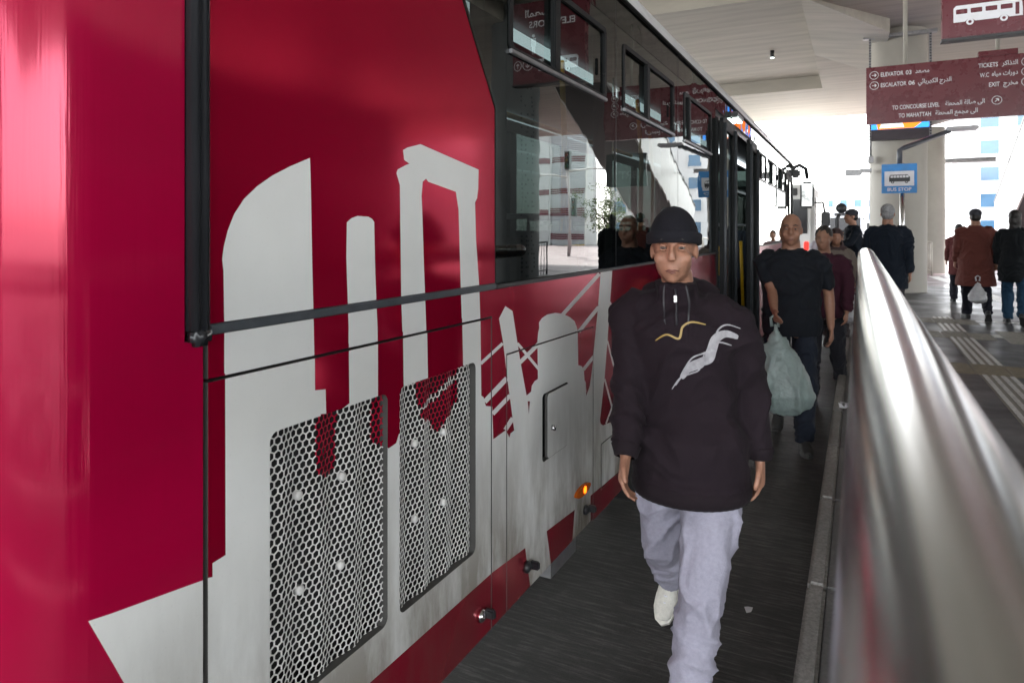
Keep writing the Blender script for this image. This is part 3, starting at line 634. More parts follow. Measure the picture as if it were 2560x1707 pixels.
for it in (('ELEVATOR', .234, .588, .845), ('03', .624, .712, .845), ('مصعد', .771, .982, .855), ('ESCALATOR', .234, .635, .655), ('06', .666, .765, .655), ('الدرج الكهربائي', .812, 1.31, .665), ('TICKETS', 1.70, 1.975, .845), ('التذاكر', 2.03, 2.25, .855), ('W.C', 1.72, 1.85, .68), ('دورات مياه', 1.89, 2.25, .69),
           ('EXIT', 1.85, 2.0, .51), ('مخرج', 2.05, 2.25, .52), ('TO CONCOURSE LEVEL', .413, 1.134, .235), ('الى صالة المحطة', 1.22, 1.79, .245), ('TO MAHATTAH', .514, 1.007, .085), ('الى مجمع المحطة', 1.073, 1.69, .095)): L(*it)
for cx, cy, an in ((.127, .88, 0), (.129, .695, 0), (2.37, .885, R(45)), (2.37, .72, R(45)), (2.37, .55, R(45)), (1.96, .275, R(45))): ring_icon(s1, mf, cx, cy, .074, an)
Y2 = 7.6; a0, zb2, w2, h2 = .70, 3.43, .98, 1.0
s2 = empty('hanging_sign', (a0+w2/2, Y2, zb2), 'small square maroon hanging sign with white bus pictogram, nearest the camera', 'sign')
bm = bmesh.new(); bx(bm, a0, a0+w2, Y2, Y2+.12, zb2, zb2+h2, .004); from_bm('panel', bm, MAROON, s2)
bm = bmesh.new(); bx(bm, a0-.006, a0+w2+.006, Y2-.006, Y2+.126, zb2-.022, zb2-.001); from_bm('edge_strip', bm, BLACK, s2)
tubeobj('hanger_pole', [(a0+.5, Y2+.06, zb2+h2), (a0+.5, Y2+.06, cz)], .035, COLM, s2, 12)
m2 = sgn(a0, zb2, Y2-.003)
body = [(.09, .14), (.09, .27), (.11, .295), (.60, .295), (.615, .27), (.62, .20), (.62, .14), (.52, .14), (.50, .16), (.46, .16), (.44, .14), (.26, .14), (.24, .16), (.20, .16), (.18, .14)]
plate('bus_pictogram', body, [rrect(.11+.115*k, .20+.115*k, .215, .26, .008) for k in range(4)] + [rrect(.565, .595, .155, .265, .006)], m2, SIGNW, s2, depth=.003)
for cx in (.22, .48): plate('pictogram_wheel', circ(cx, .135, .030), [circ(cx, .135, .014)], m2, SIGNW, s2, depth=.003)
for cx in (.48, .66):
    plate('person_pictogram', [(cx-.035, .55), (cx-.035, .45), (cx-.025, .45), (cx-.022, .36), (cx-.004, .36), (cx, .44), (cx+.004, .36), (cx+.022, .36), (cx+.025, .45), (cx+.035, .45), (cx+.035, .55)], [], m2, SIGNW, s2, depth=.003)
    plate('person_pictogram', circ(cx, .58, .02, 14), [], m2, SIGNW, s2, depth=.003)
ring_icon(s2, m2, .76, .23, .065, R(-90)); ring_icon(s2, m2, .90, .23, .062, R(90))
text('lettering', 'ELEVATORS', .115, lambda u, v, d: (a0+.12+u, Y2-.003+d, zb2+.68+v), SIGNW, s2); text('lettering', 'المصاعد', .13, lambda u, v, d: (a0+.35+u, Y2-.003+d, zb2+.82+v), SIGNW, s2)
# plain dark panel carrying the line's letters, seen only mirrored in the windows
s3 = empty('hanging_sign', (4.0, 20, 2.9), 'dark grey hanging panel with three pale letters over the far platform', 'sign')
bm = bmesh.new(); bx(bm, 3.5, 4.75, 20, 20.1, 2.95, 3.95, .006); from_bm('panel', bm, M('dark_panel', (.035, .045, .045), .35), s3)
text('lettering', 'BRT', .32, lambda u, v, d: (3.75+u, 19.995+d, 3.2+v), M('faded_letters', (.16, .18, .18), .5), s3)
for xx in (3.7, 4.55): tubeobj('hanger_pole', [(xx, 20.05, 3.95), (xx, 20.05, cz)], .03, COLM, s3, 10)

# bus stop flag on its post
bs = empty('bus_stop_sign', (.72, 15.5, PZ), 'blue square bus stop sign with white bus picture on a steel post', 'sign')
tubeobj('post', [(.76, 15.56, PZ), (.76, 15.56, 2.95)], .045, STEEL, bs, 14)
bm = bmesh.new(); bx(bm, .40, 1.01, 15.48, 15.51, 2.36, 2.94, .006); from_bm('panel', bm, BLUE, bs)
mb = sgn(.40, 2.36, 15.476)
pl = plate('picture_field', rrect(.05, .56, .145, .435, .01), [], mb, SIGNW, bs, depth=.003)
mb2 = sgn(.40, 2.36, 15.4735)
plate('bus_picture', [(.13, .23), (.13, .31), (.15, .365), (.45, .365), (.49, .31), (.49, .23)], [rrect(.155+.053*k, .20+.053*k, .305, .35, .006) for k in range(6)], mb2, BLACKP, pl, depth=.002)
for cx in (.19, .43): plate('picture_wheel', circ(cx, .222, .028, 16), [circ(cx, .222, .012, 12)], mb2, BLACKP, pl, depth=.002)
text('lettering', 'BUS STOP', .095, lambda u, v, d: (.40+.305+u, 15.476+d, 2.36+.045+v), SIGNW, bs, 'CENTER')
arm = tubeobj('lamp_arm', [(.72, 15.62, 2.9), (.72, 15.62, 3.22), (.80, 15.66, 3.27), (1.62, 16.2, 3.62)], .05, M('dark_lamp_arm', (.06, .065, .08), .4), bs, 8)
bm = bmesh.new(); bx(bm, 1.55, 2.1, 16.1, 16.4, 3.62, 3.70, .02); from_bm('lamp_head', bm, SIGNW, bs)

# LED display strapped to the column
ld = empty('led_display', (.82, 17.9, 3.7), 'lit LED display in a perforated steel frame on the column face', 'display')
for xx in (.20, 1.40):
    b_ = box('frame_strut', xx, xx+.05, 17.86, 17.96, 3.68, 6.05, STEELGREY, ld)
    bm = bmesh.new()
    for k in range(38): bx(bm, xx+.008, xx+.042, 17.855, 17.862, 3.72+.062*k, 3.75+.062*k)
    from_bm('strut_holes', bm, BLACKP, ld, kind='stuff')
box('frame_top', .08, 1.56, 17.82, 17.98, 6.05, 6.13, STEELGREY, ld, .01); box('casing', .24, 1.41, 17.88, 18.0, 3.70, 3.95, M('dark_casing', (.06, .05, .06), .5), ld)
scr = box('screen', .25, 1.40, 17.87, 17.99, 3.95, 4.75, EM('screen_blue', (.04, .30, 1), .2), ld)
ms = sgn(.25, 3.95, 17.866)
plate('screen_shape', [(.13, .0), (.86, .0), (1.06, .16), (1.0, .5), (.14, .5), (.10, .2)], [], ms, EM('screen_orange', (1, .22, .02), .2), scr, depth=.002)
plate('screen_shape', [(.17, .03), (.66, .03), (.62, .14), (.22, .15)], [], sgn(.25, 3.95, 17.863), EM('screen_white', (1, 1, 1), .2), scr, depth=.002)
plate('screen_shape', [(.1, .4), (1.1, .3), (1.1, .5), (.5, .7)], [], ms, EM('screen_red', (1, .02, .03), .2), scr, depth=.002)

# ------------------------------------------------------------------ escalator, parallel to the kerb, rising towards the camera
WPAN = M('white_cladding', (.74, .75, .73), .35, 0, .06, 2); UND = M('dark_soffit_cladding', (.042, .046, .046), .5, 0, .2, 3)
es = empty('escalator', (5.8, 30, PZ), 'white-clad escalator rising towards the camera with dark underside', 'escalator')
k_ = .4587
def lo(yy): return 2.64+k_*(28.5-yy)
ya, yb = 33.4, 16.0
def incl(name, x0, x1, t0, t1, mat, y0=ya, y1=yb):
    bm = bmesh.new(); vs = []
    for yy in (y0, y1):
        for x in (x0, x1):
            for t in (t0, t1): vs.append(bm.verts.new((x, yy, lo(yy)+t)))
    for f in ((0, 1, 3, 2), (4, 6, 7, 5), (0, 4, 5, 1), (2, 3, 7, 6), (0, 2, 6, 4), (1, 5, 7, 3)): bm.faces.new([vs[i] for i in f])
    bmesh.ops.recalc_face_normals(bm, faces=bm.faces); return from_bm(name, bm, mat, es)
incl('truss', 4.93, 6.67, -.02, .95, UND); incl('side_cladding', 4.87, 4.925, 0, 2.35, WPAN); incl('side_cladding', 6.675, 6.73, 0, 2.3, WPAN)
incl('edge_trim', 4.85, 4.95, 2.352, 2.43, BLACK); incl('handrail_belt', 4.99, 5.06, 2.40, 2.47, BLACK); incl('handrail_belt', 6.54, 6.61, 2.40, 2.47, BLACK)
for k in range(18):
    yy = 33 - k*.9; t = box('step', 5.1, 6.5, yy-.4, yy, lo(yy)+1.0, lo(yy)+1.18, STEELGREY, es)
box('lower_landing', 4.9, 6.7, 33.4, 36.2, PZ-.006, PZ+.12, STEELGREY, es)
box('upper_slab', 4.4, 9, 8, 16.2, cz-.35, cz+.02, CONC, ceil)
# added unseen dark block that puts the rounded dark reflection on the bus panels
KM = M('added_block_dark', (.022, .022, .024), .45, 0, .15, 5)
kk = empty('added_block', (5.6, 7, PZ), 'added unseen dark block with rounded corner, darkens the bus reflections', 'added_block')
plate('wall', rrect(3.9, 8.2, .5, 8.6, .5), [], lambda u, v, d: (u, v, 3.25-d), KM, kk, depth=3.05); plate('roof', rrect(3.85, 8.25, .45, 8.65, .5), [], lambda u, v, d: (u, v, 3.36-d), KM, kk, depth=.11)
for k in range(4): box('block_panel', 3.86, 3.895, 1.3+1.7*k, 2.7+1.7*k, .9, 2.4, M('added_block_panel%d' % k, (.05, .05, .055), .3), kk)

# ------------------------------------------------------------------ railings
FEN = M('dark_railing', (.035, .037, .04), .45, .3); GAL = M('pale_railing', (.5, .47, .42), .45, .4)
def railing(name, p0, p1, label, mat, h=1.05, z0=None, n=10, dz=0):
    p0, p1 = Vector(p0), Vector(p1); e = empty(name, p0, label, 'railing'); U = Vector((0, 0, 1))
    tubeobj('top_rail', [p0+U*h, p1+U*h], .03, mat, e, 8); tubeobj('bottom_rail', [p0+U*.14, p1+U*.14], .018, mat, e, 8)
    for k in range(n+1):
        q = p0.lerp(p1, k/n); tubeobj('post' if k in (0, n) else 'baluster', [q, q+U*h], .028 if k in (0, n) else .011, mat, e, 8)
    return e
railing('railing', (2.06, 25.4, PZ-.006), (1.92, 31.2, PZ-.006), 'pale sloping-top railing at the foot of the columns', GAL, n=14)
railing('railing', (2.6, 34.2, PZ-.006), (4.6, 34.0, PZ-.006), 'thin railing at the street edge behind the rust-coated person', GAL, n=12)
railing('railing', (6.9, 13.5, PZ), (6.9, 20.4, PZ), 'dark platform-edge railing along the street side', FEN, n=30)
railing('railing', (5.2, 12.6, PZ), (6.9, 13.4, PZ), 'dark diagonal railing beside the added dark block', FEN, n=10)

# ------------------------------------------------------------------ street side: tower, houses, signals, tree, vehicles
BW = M('white_render', (.60, .60, .585), .8, 0, .05, .4); BG = M('grey_cladding', (.55, .56, .57), .5, 0, .05, 1); BM_ = M('maroon_band', (.17, .035, .05), .6); WB = M('blue_window_glass', (.025, .10, .19), .12, 0, .3, .6, spec=.8)
tw = empty('louvred_tower', (26.5, 72, 0), 'tall grey louvred tower with maroon bands across the street', 'tower')
box('core', 24.6, 28.4, 70.2, 74, 0, 18, BG, tw)
for zz in [x*.22 for x in range(1, 82)]:
    mt = BM_ if any(abs(zz-b) < .36 for b in (.95, 3.6, 5.9, 9.4, 13.5)) else BG
    bm = bmesh.new(); bx(bm, 24.5, 28.5, 70.0, 70.22, zz, zz+.12); from_bm('louvre', bm, mt, tw)
for xx in (24.3, 28.5): box('corner_fin', xx, xx+.2, 69.9, 70.4, 0, 18.2, BW, tw)
def house(x0, x1, y0, y1, h, label, wm, cols, rows, face='y', zs=1.0):
    e = empty('building', ((x0+x1)/2, (y0+y1)/2, 0), label, 'building'); box('wall', x0, x1, y0, y1, 0, h, wm, e); box('parapet', x0-.1, x1+.1, y0-.1, y1+.1, h, h+.35, wm, e)
    sh = h/max(1, rows)
    for r in range(rows):
        for c in range(cols):
            if face == 'y':
                w = (x1-x0)/cols; a = x0+w*(c+.25); f = box('window_frame', a-.08, a+w*.5+.08, y0-.06, y0+.02, r*sh+zs-.08, r*sh+zs+sh*.5+.08, wm, e); box('pane', a, a+w*.5, y0-.075, y0-.04, r*sh+zs, r*sh+zs+sh*.5, WB, f)
            else:
                w = (y1-y0)/cols; a = y0+w*(c+.25); f = box('window_frame', x0-.06, x0+.02, a-.08, a+w*.5+.08, r*sh+zs-.08, r*sh+zs+sh*.5+.08, wm, e); box('pane', x0-.075, x0-.04, a, a+w*.5, r*sh+zs, r*sh+zs+sh*.5, WB, f)
    return e
hb = house(28.8, 40, 70, 84, 15, 'white block with maroon bands next to the louvred tower', BW, 4, 0)
for b_ in (3.6, 5.9, 9.4): box('maroon_band', 28.75, 40.05, 69.93, 70.02, b_-.25, b_+.35, BM_, hb)
house(7.6, 19, 62, 74, 14, 'white office block with tall blue windows behind the escalator', BW, 5, 7, zs=1.4)
be = empty('canopy_beam', (4.2, 33, 4.4), 'grey horizontal steel beam reaching out from the escalator', 'beam'); box('beam_web', 3.05, 4.86, 32.95, 33.05, 4.40, 4.54, STEELGREY, be); box('beam_flange', 3.03, 4.86, 32.88, 33.12, 4.54, 4.56, STEELGREY, be); box('beam_flange', 3.03, 4.86, 32.88, 33.12, 4.375, 4.398, STEELGREY, be)
house(15, 24, 92, 105, 11, 'pale building behind the small street tree', BG, 4, 3)
house(-26, -12, 110, 124, 9, 'low pale building at the far end of the road', BW, 6, 3); house(-9, 6, 150, 162, 8, 'distant white building straight ahead', BW, 6, 3)
house(46, 52, 12, 105, 13, 'long grey building across the side street, lengthened to block reflected sky', M('grey_render', (.28, .27, .26), .8), 24, 4, 'x')  # unseen, lengthened to block the sky mirrored in the bus panels
# street kerb painted black and yellow, street surface
box('street_kerb', 15.9, 16.1, 5, 66, 0, .16, YL, kind='structure')
box('street', 16.1, 60, -30, 69, -.01, .004, M('street_asphalt', (.22, .22, .215), .8), kind='structure')
box('median_kerb', 22.9, 23.1, 5, 66, 0, .18, M('yellow_kerb_paint', (.55, .36, .05), .6), kind='structure')
def signal(x, y, label, arm_dx, h=5.0):
    e = empty('traffic_signal', (x, y, 0), label, 'traffic light'); tubeobj('pole', [(x, y, 0), (x, y, h)], [.09, .07], BW, e, 12)
    tubeobj('arm', [(x, y, h-.1), (x+arm_dx*.5, y, h+.0), (x+arm_dx, y, h-.05)], .05, BW, e, 8); tubeobj('arm', [(x, y, h-.4), (x-arm_dx*.8, y, h-.2), (x-arm_dx*1.2, y, h-1.0)], .05, BW, e, 8)
    for xx, zz in ((x, h), (x-.35, 2.4)):
        bm = bmesh.new(); bx(bm, xx-.17, xx+.17, y-.2, y+.05, zz, zz+1.0, .03); hd = from_bm('signal_head', bm, BLACK, e)
        for k, mm in enumerate((M('lens_green', (.02, .1, .06), .3), M('lens_amber', (.1, .06, .01), .3), M('lens_red', (.12, .02, .02), .3))):
            tubeobj('lens', [(xx, y-.2, zz+.2+.3*k), (xx, y-.215, zz+.2+.3*k)], .11, mm, hd, 14); tubeobj('visor', [(xx, y-.2, zz+.29+.3*k), (xx, y-.38, zz+.27+.3*k)], .06, BLACK, hd, 8)
signal(12.1, 35, 'white pole with traffic lights at the street crossing', -2.2)
# small street tree
tr = empty('street_tree', (12.3, 42, 0), 'small yellow-green street tree beside the crossing', 'tree')
BARK = M('bark', (.10, .07, .05), .9, 0, .3, 20); LEAF = M('leaf_green', (.085, .12, .03), .6, 0, .5, 1.2)
bm = bmesh.new(); tube(bm, [(12.3, 42, 0), (12.33, 42, 1.2), (12.25, 42.05, 2.2)], [.11, .09, .06], 10)
for k in range(9):
    a = k*2.4; z = 1.3+.15*k; tube(bm, [(12.3, 42, z), (12.3+.7*math.cos(a), 42+.7*math.sin(a), z+.7), (12.3+1.1*math.cos(a), 42+1.1*math.sin(a), z+1.3)], [.05, .03, .012], 6)
from_bm('trunk', bm, BARK, tr, True)
vs, fs = [], []; rnd = random.Random(3)
cl = [(12.3+rnd.gauss(0, .75), 42+rnd.gauss(0, .75), 2.7+rnd.gauss(0, .75)) for _ in range(46)]
for c in cl:
    for _ in range(70):
        p = Vector(c)+Vector((rnd.gauss(0, .20), rnd.gauss(0, .20), rnd.gauss(0, .17))); u = Vector((rnd.uniform(-1, 1), rnd.uniform(-1, 1), rnd.uniform(-1, 1))).normalized(); v = u.cross(Vector((rnd.uniform(-1, 1), rnd.uniform(-1, 1), .3))).normalized()
        b = len(vs); vs += [p-u*.07, p+v*.035, p+u*.07, p-v*.035]; fs.append((b, b+1, b+2, b+3))
me = bpy.data.meshes.new('crown'); me.from_pydata(vs, [], fs); link_mesh('crown', me, LEAF, tr)
# vehicles further down the road
def far_bus(x0, y0, label, bodym, rear):
    e = empty('parked_bus', (x0+1.25, y0+5, 0), label, 'bus'); bm = bmesh.new(); bx(bm, x0, x0+2.5, y0, y0+11, .35, 3.1, .12); from_bm('body', bm, bodym, e)
    bm = bmesh.new(); bx(bm, x0+.18, x0+2.32, y0-.02, y0+.05, 1.5, 2.65, .03); from_bm('rear_window' if rear else 'windscreen', bm, BLACKG, e)
    bm = bmesh.new(); bx(bm, x0+.5, x0+2.0, y0-.03, y0+.05, 2.74, 2.98, .02); from_bm('route_display', bm, BLACK, e)
    for xx in (x0+.1, x0+2.15): bm = bmesh.new(); bx(bm, xx+.04, xx+.18, y0-.03, y0+.06, 1.0, 1.28, .02); from_bm('tail_lamp' if rear else 'headlamp', bm, EM('tail_red%d' % (xx*10), (1, .03, .02), .15) if rear else SIGNW, e)
    bm = bmesh.new(); bx(bm, x0+.02, x0+2.48, y0-.06, y0+.1, .4, .75, .04); from_bm('bumper', bm, YELLOW if not rear else BLACK, e)
    for k in range(7): bm = bmesh.new(); bx(bm, x0+2.47, x0+2.52, y0+.5+1.45*k, y0+1.8+1.45*k, 1.5, 2.7, .02); from_bm('side_window', bm, BLACKG, e)
    for yy in (y0+2.5, y0+8.5):
        for xx in (x0+.02, x0+2.2): tubeobj('wheel', [(xx, yy, .48), (xx+.28, yy, .48)], .47, TYRE, e, 20)
    tubeobj('mirror_arm', [(x0+2.45, y0+.05, 2.5), (x0+2.75, y0-.2, 2.5), (x0+2.8, y0-.25, 2.2)], .03, BLACK, e, 8); bm = bmesh.new(); bx(bm, x0+2.7, x0+2.95, y0-.3, y0-.18, 1.75, 2.2, .03); from_bm('mirror_housing', bm, BLACK, e)
    return e
far_bus(-3.75, 23.5, 'white bus with red tail lamps waiting ahead of the crimson bus', BW, True)
far_bus(-2.2, 58, 'distant bus with dark windscreen at the end of the lane', BG, False)
# round lamp on a post between the buses
pm = empty('street_lamp', (-.55, 24, 0), 'dark post with round head beyond the front of the crimson bus', 'lamp'); tubeobj('post', [(-.62, 24, 0), (-.62, 24, 2.0), (-.55, 24, 2.15)], .06, BLACK, pm, 10); tubeobj('head', [(-.50, 23.9, 2.33), (-.50, 24.1, 2.33)], [.16, .16], BLACK, pm, 18)
# litter
bm = bmesh.new(); rnd = random.Random(5); g = [[bm.verts.new((-.13+.16*i/5+rnd.gauss(0, .008), 6.0+.20*j/5+rnd.gauss(0, .01), PZ+.012+abs(rnd.gauss(0, .018)))) for j in range(6)] for i in range(6)]
for i in range(5):
    for j in range(5):
        if rnd.random() < .85: bm.faces.new((g[i][j], g[i+1][j], g[i+1][j+1], g[i][j+1]))
rebase(from_bm('paper_scrap', bm, SIGNW, None, True, label='crumpled white paper scrap lying on the kerb', cat='litter'))
for k, (x, y) in enumerate(((-.42, 3.05), (-.55, 4.6))):
    bm = bmesh.new(); n = 7
    ring = [bm.verts.new((x+.02*math.cos(q*.9)*(.6+random.random()*.6), y+.03*math.sin(q*.9)*(.6+random.random()*.6), .006+.01*random.random())) for q in range(n)]; bm.faces.new(ring)
    rebase(from_bm('paper_scrap', bm, SIGNW, None, label=('tiny white scrap on the road near the camera', 'tiny white scrap on the road further along')[k], cat='litter'))
# ------------------------------------------------------------------ people
def loft(bm, secs, seg=16, capr=True):
    """secs: (centre, rx, ry[, axis_x, axis_y]) elliptical rings joined and closed"""
    rings = []; n = len(secs)
    cs = [Vector(s[0]) for s in secs]
    for i, s in enumerate(secs):
        t = (cs[min(i+1, n-1)]-cs[max(i-1, 0)]).normalized()
        ref = Vector((0, -1, 0)) if abs(t.y) < .85 else Vector((0, 0, 1))
        sx = t.cross(ref).normalized(); fy = sx.cross(t).normalized()
        if len(s) > 3: sx = Vector(s[3]).normalized(); fy = sx.cross(t).normalized()
        rings.append([bm.verts.new(cs[i]+sx*math.cos(2*math.pi*k/seg)*s[1]+fy*math.sin(2*math.pi*k/seg)*s[2]) for k in range(seg)])
    for a, b in zip(rings, rings[1:]):
        for k in range(seg): bm.faces.new((a[k], a[(k+1) % seg], b[(k+1) % seg], b[k]))
    bm.faces.new(rings[0][::-1]); bm.faces.new(rings[-1])
def ell(bm, c, r, seg=16, rot=None):
    m = Matrix.Translation(c) @ (rot.to_4x4() if rot else Matrix()) @ Matrix.Diagonal((*r, 1))
    bmesh.ops.create_uvsphere(bm, u_segments=seg, v_segments=max(8, seg//2), radius=1, matrix=m)
def remesh(bm, vox, smooth=2, fold=None):
    bmesh.ops.recalc_face_normals(bm, faces=bm.faces)
    me = bpy.data.meshes.new('tmp'); bm.to_mesh(me); bm.free(); o = bpy.data.objects.new('tmp', me); COL.objects.link(o)
    md = o.modifiers.new('r', 'REMESH'); md.mode = 'VOXEL'; md.voxel_size = vox
    out = bpy.data.meshes.new_from_object(o.evaluated_get(bpy.context.evaluated_depsgraph_get())); bpy.data.objects.remove(o); bpy.data.meshes.remove(me)
    b = bmesh.new(); b.from_mesh(out)
    for _ in range(smooth): bmesh.ops.smooth_vert(b, verts=b.verts, factor=.5, use_axis_x=True, use_axis_y=True, use_axis_z=True)
    if fold:
        b.normal_update(); mv = [(v, v.normal*fold(v.co)) for v in b.verts]
        for v, d in mv: v.co += d
    b.to_mesh(out); b.free()
    for p in out.polygons: p.use_smooth = True
    return out
def folds(amp, sc=(7, 7, 11), seed=0, zmid=None):
    def f(p, zm=zmid):
        q = Vector((p.x*sc[0]+seed, p.y*sc[1], p.z*sc[2]+noise.noise(Vector((p.x*4, p.y*4, p.z*3+seed)))*2.2))
        n = noise.noise(q); r = max(0, 1-abs(n)*3.2)**2; n2 = noise.noise(q*2.1+Vector((9, 3, 1))); r2 = max(0, 1-abs(n2)*3.2)**2
        fade = 1 if zm is None else max(0, min(1, (p.z-zm)/.09))
        return amp*fade*(r+r2*.5-.35+noise.noise(q*.7)*.6)
    return f
CLOTHC = {}
def cloth(col, rough=.85, sheen=.15):
    k = (tuple(col), rough)
    if k not in CLOTHC: CLOTHC[k] = M('cloth_%d' % len(CLOTHC), col, rough, 0, .09, 70, .6, 190, .003, sheen=sheen*.15, spec=.2)
    return CLOTHC[k]
HAIRG = M('grey_hair', (.33, .33, .34), .6, 0, .35, 60, .5, 160, .004); HAIRD = M('dark_hair', (.018, .014, .012), .5, 0, .4, 60, .5, 160, .004)
LIPS = M('lips', (.22, .09, .07), .5, 0, .1, 60); EYEW = M('eye_white', (.20, .17, .155), .3); IRIS = M('iris', (.03, .018, .012), .15)
def person(name_label, loc, face, H=1.75, vox=.012, skin=SKIN, legs=((12, 8), (-14, 22)), arms=((8, 6, 18), (-10, 6, 18)), top=(.05, .05, .06), bottom=(.03, .035, .05), shoe=(.03, .03, .03),
           baggy=.022, pants=.018, long=None, hair='short', hairm=None, cap=None, side=0, sleeve=True, hood=False, head_yaw=0, lean=3, weight=1.0, skirtflare=1.0, face_detail=False, group=None, toeout=8):
    k = H/1.75; e = empty('person', loc, name_label, 'person', group); e.rotation_euler = (0, 0, face)
    BASE[e.name] = Vector((0, 0, 0))
    V = Vector
    # skeleton in its own space, facing -Y; index 0 = the person's left (+X), 1 = right
    J = {}
    for i, s in enumerate((1, -1)):
        a, kn = R(legs[i][0]), R(legs[i][1]); hip = V((s*.092, 0, .93)); lat = legs[i][2] if len(legs[i]) > 2 else 0; knee = hip+V((s*.012+lat, -math.sin(a), -math.cos(a)))*.425; ank = knee+V((s*-.012+lat, -math.sin(a-kn), -math.cos(a-kn)))*.42
        J['leg', i] = (hip, knee, ank, a-kn)
        f, ab, el = R(arms[i][0]), R(arms[i][1]), R(arms[i][2]); sh = V((s*.185*weight, 0, 1.425)); elb = sh+V((s*math.sin(ab), -math.sin(f)*math.cos(ab), -math.cos(f)*math.cos(ab)))*.285; wr = elb+V((s*math.sin(ab)*.35, -math.sin(f+el), -math.cos(f+el)))*.25
        J['arm', i] = (sh, elb, wr, (wr-elb).normalized())
    def sole(i):
        hip, knee, ank, sa = J['leg', i]; return ank.z-.085
    dz = -min(sole(0), sole(1))
    off = V((0, 0, dz))
    ln = math.tan(R(lean))
    def up(p):                                    # lean of the upper body
        p = V(p); 
        if p.z > .95: p.y -= (p.z-.95)*ln; p.x += (p.z-.95)*math.tan(R(side))
        return p
    def T(p): return (V(p)+off)*k
    torso = [(.84, .13, .10), (.90, .160, .112), (.97, .165, .115), (1.05, .152, .108), (1.15, .150, .108), (1.25, .165, .116), (1.34, .175, .118), (1.40, .148, .10), (1.445, .095, .075), (1.49, .060, .062), (1.56, .056, .060)]
    HC = up((0, -.018, 1.625)); yaw = Matrix.Rotation(head_yaw, 3, 'Z')
    def hp(x, y, z): return HC + yaw @ V((x, y, z))
    # --- body: one continuous surface
    bm = bmesh.new()
    loft(bm, [(T(up((0, 0, z))), rx*k*weight, ry*k*weight, (1, 0, 0)) for z, rx, ry in torso], 20)
    ell(bm, T(hp(0, .008, .035)), V((.074, .094, .092))*k, 24); ell(bm, T(hp(0, -.022, -.035)), V((.063, .073, .076))*k, 20); ell(bm, T(hp(0, -.062, -.088)), V((.028, .024, .022))*k)
    loft(bm, [(T(hp(0, -.086, .022)), .009*k, .012*k), (T(hp(0, -.103, -.010)), .013*k, .016*k), (T(hp(0, -.106, -.026)), .017*k, .014*k), (T(hp(0, -.088, -.036)), .014*k, .008*k)], 10)
    ell(bm, T(hp(0, -.082, .030)), V((.050, .014, .010))*k); ell(bm, T(hp(0, -.086, -.060)), V((.026, .012, .008))*k); ell(bm, T(hp(0, -.084, -.072)), V((.023, .012, .008))*k)
    for s in (1, -1):
        ell(bm, T(hp(s*.076, .012, -.004)), V((.009, .018, .029))*k, 12); ell(bm, T(hp(s*.036, -.060, -.024)), V((.030, .026, .026))*k, 14)
    for i, s in enumerate((1, -1)):
        hip, knee, ank, sa = J['leg', i]
        loft(bm, [(T(hip+V((0, 0, .05))), .085*k, .09*k), (T(hip.lerp(knee, .3)), .078*k, .085*k), (T(hip.lerp(knee, .8)), .055*k, .06*k), (T(knee), .052*k, .056*k), (T(knee.lerp(ank, .3)), .052*k, .056*k), (T(knee.lerp(ank, .85)), .036*k, .04*k), (T(ank-V((0, 0, .02))), .036*k, .042*k)], 14)
        sh, elb, wr, d = J['arm', i]; sh, elb, wr = up(sh), up(elb), up(wr)
        loft(bm, [(T(sh+V((-s*.06, 0, -.015))), .040*k, .045*k), (T(sh+V((-s*.005, 0, -.035))), .046*k, .050*k), (T(sh.lerp(elb, .4)), .046*k, .048*k), (T(elb), .038*k, .040*k), (T(elb.lerp(wr, .3)), .039*k, .040*k), (T(wr), .026*k, .029*k)], 14)
        side_ = V((s, 0, 0)); side_ = (side_-d*side_.dot(d)).normalized(); wide = d.cross(side_).normalized()
        if wide.y > 0: wide = -wide              # towards the thumb (forward)
        loft(bm, [(T(wr-d*.01), .026*k, .018*k, wide), (T(wr+d*.03), .036*k, .017*k, wide), (T(wr+d*.085), .041*k, .015*k, wide), (T(wr+d*.098), .038*k, .012*k, wide)], 12)
        for q, (o_, l_) in enumerate(((.030, .066), (.010, .076), (-.010, .072), (-.029, .056))):
            p0 = wr+d*.088+wide*o_; cur = 14+q*4; pts = [p0-d*.02, p0]; a = R(10)
            for sg in (.45, .32, .25):
                a += R(cur); pts.append(pts[-1]+(d*math.cos(a)-side_*math.sin(a))*l_*sg*1.05)
            loft(bm, [(T(p), .0088*k*f_, .0088*k*f_, wide) for p, f_ in zip(pts, (1, 1, .97, .9, .75))], 8)
        p0 = wr+d*.025+wide*.026; pts = [p0, p0+d*.03+wide*.022-side_*.006, p0+d*.058+wide*.030-side_*.014, p0+d*.080+wide*.030-side_*.022]
        loft(bm, [(T(p), r_*k, r_*k, wide) for p, r_ in zip(pts, (.013, .012, .0105, .0085))], 8)
    def sock(p):
        r = 0.0
        for s in (1, -1):
            dd = (p-T(hp(s*.031, -.086, .014))).length/k; r -= .008*math.exp(-(dd/.018)**2)
        dm = p-T(hp(0, -.098, -.066)); r -= 0*.0022*math.exp(-(dm.z/(.005*k))**2)*math.exp(-(dm.x/(.024*k))**2)*(1 if (dm.length < .05*k) else 0)
        return r
    body = remesh(bm, vox*(.45 if face_detail else .8), 5 if face_detail else 2, sock if vox < .013 else None)
    link_mesh('body', body, skin, e)
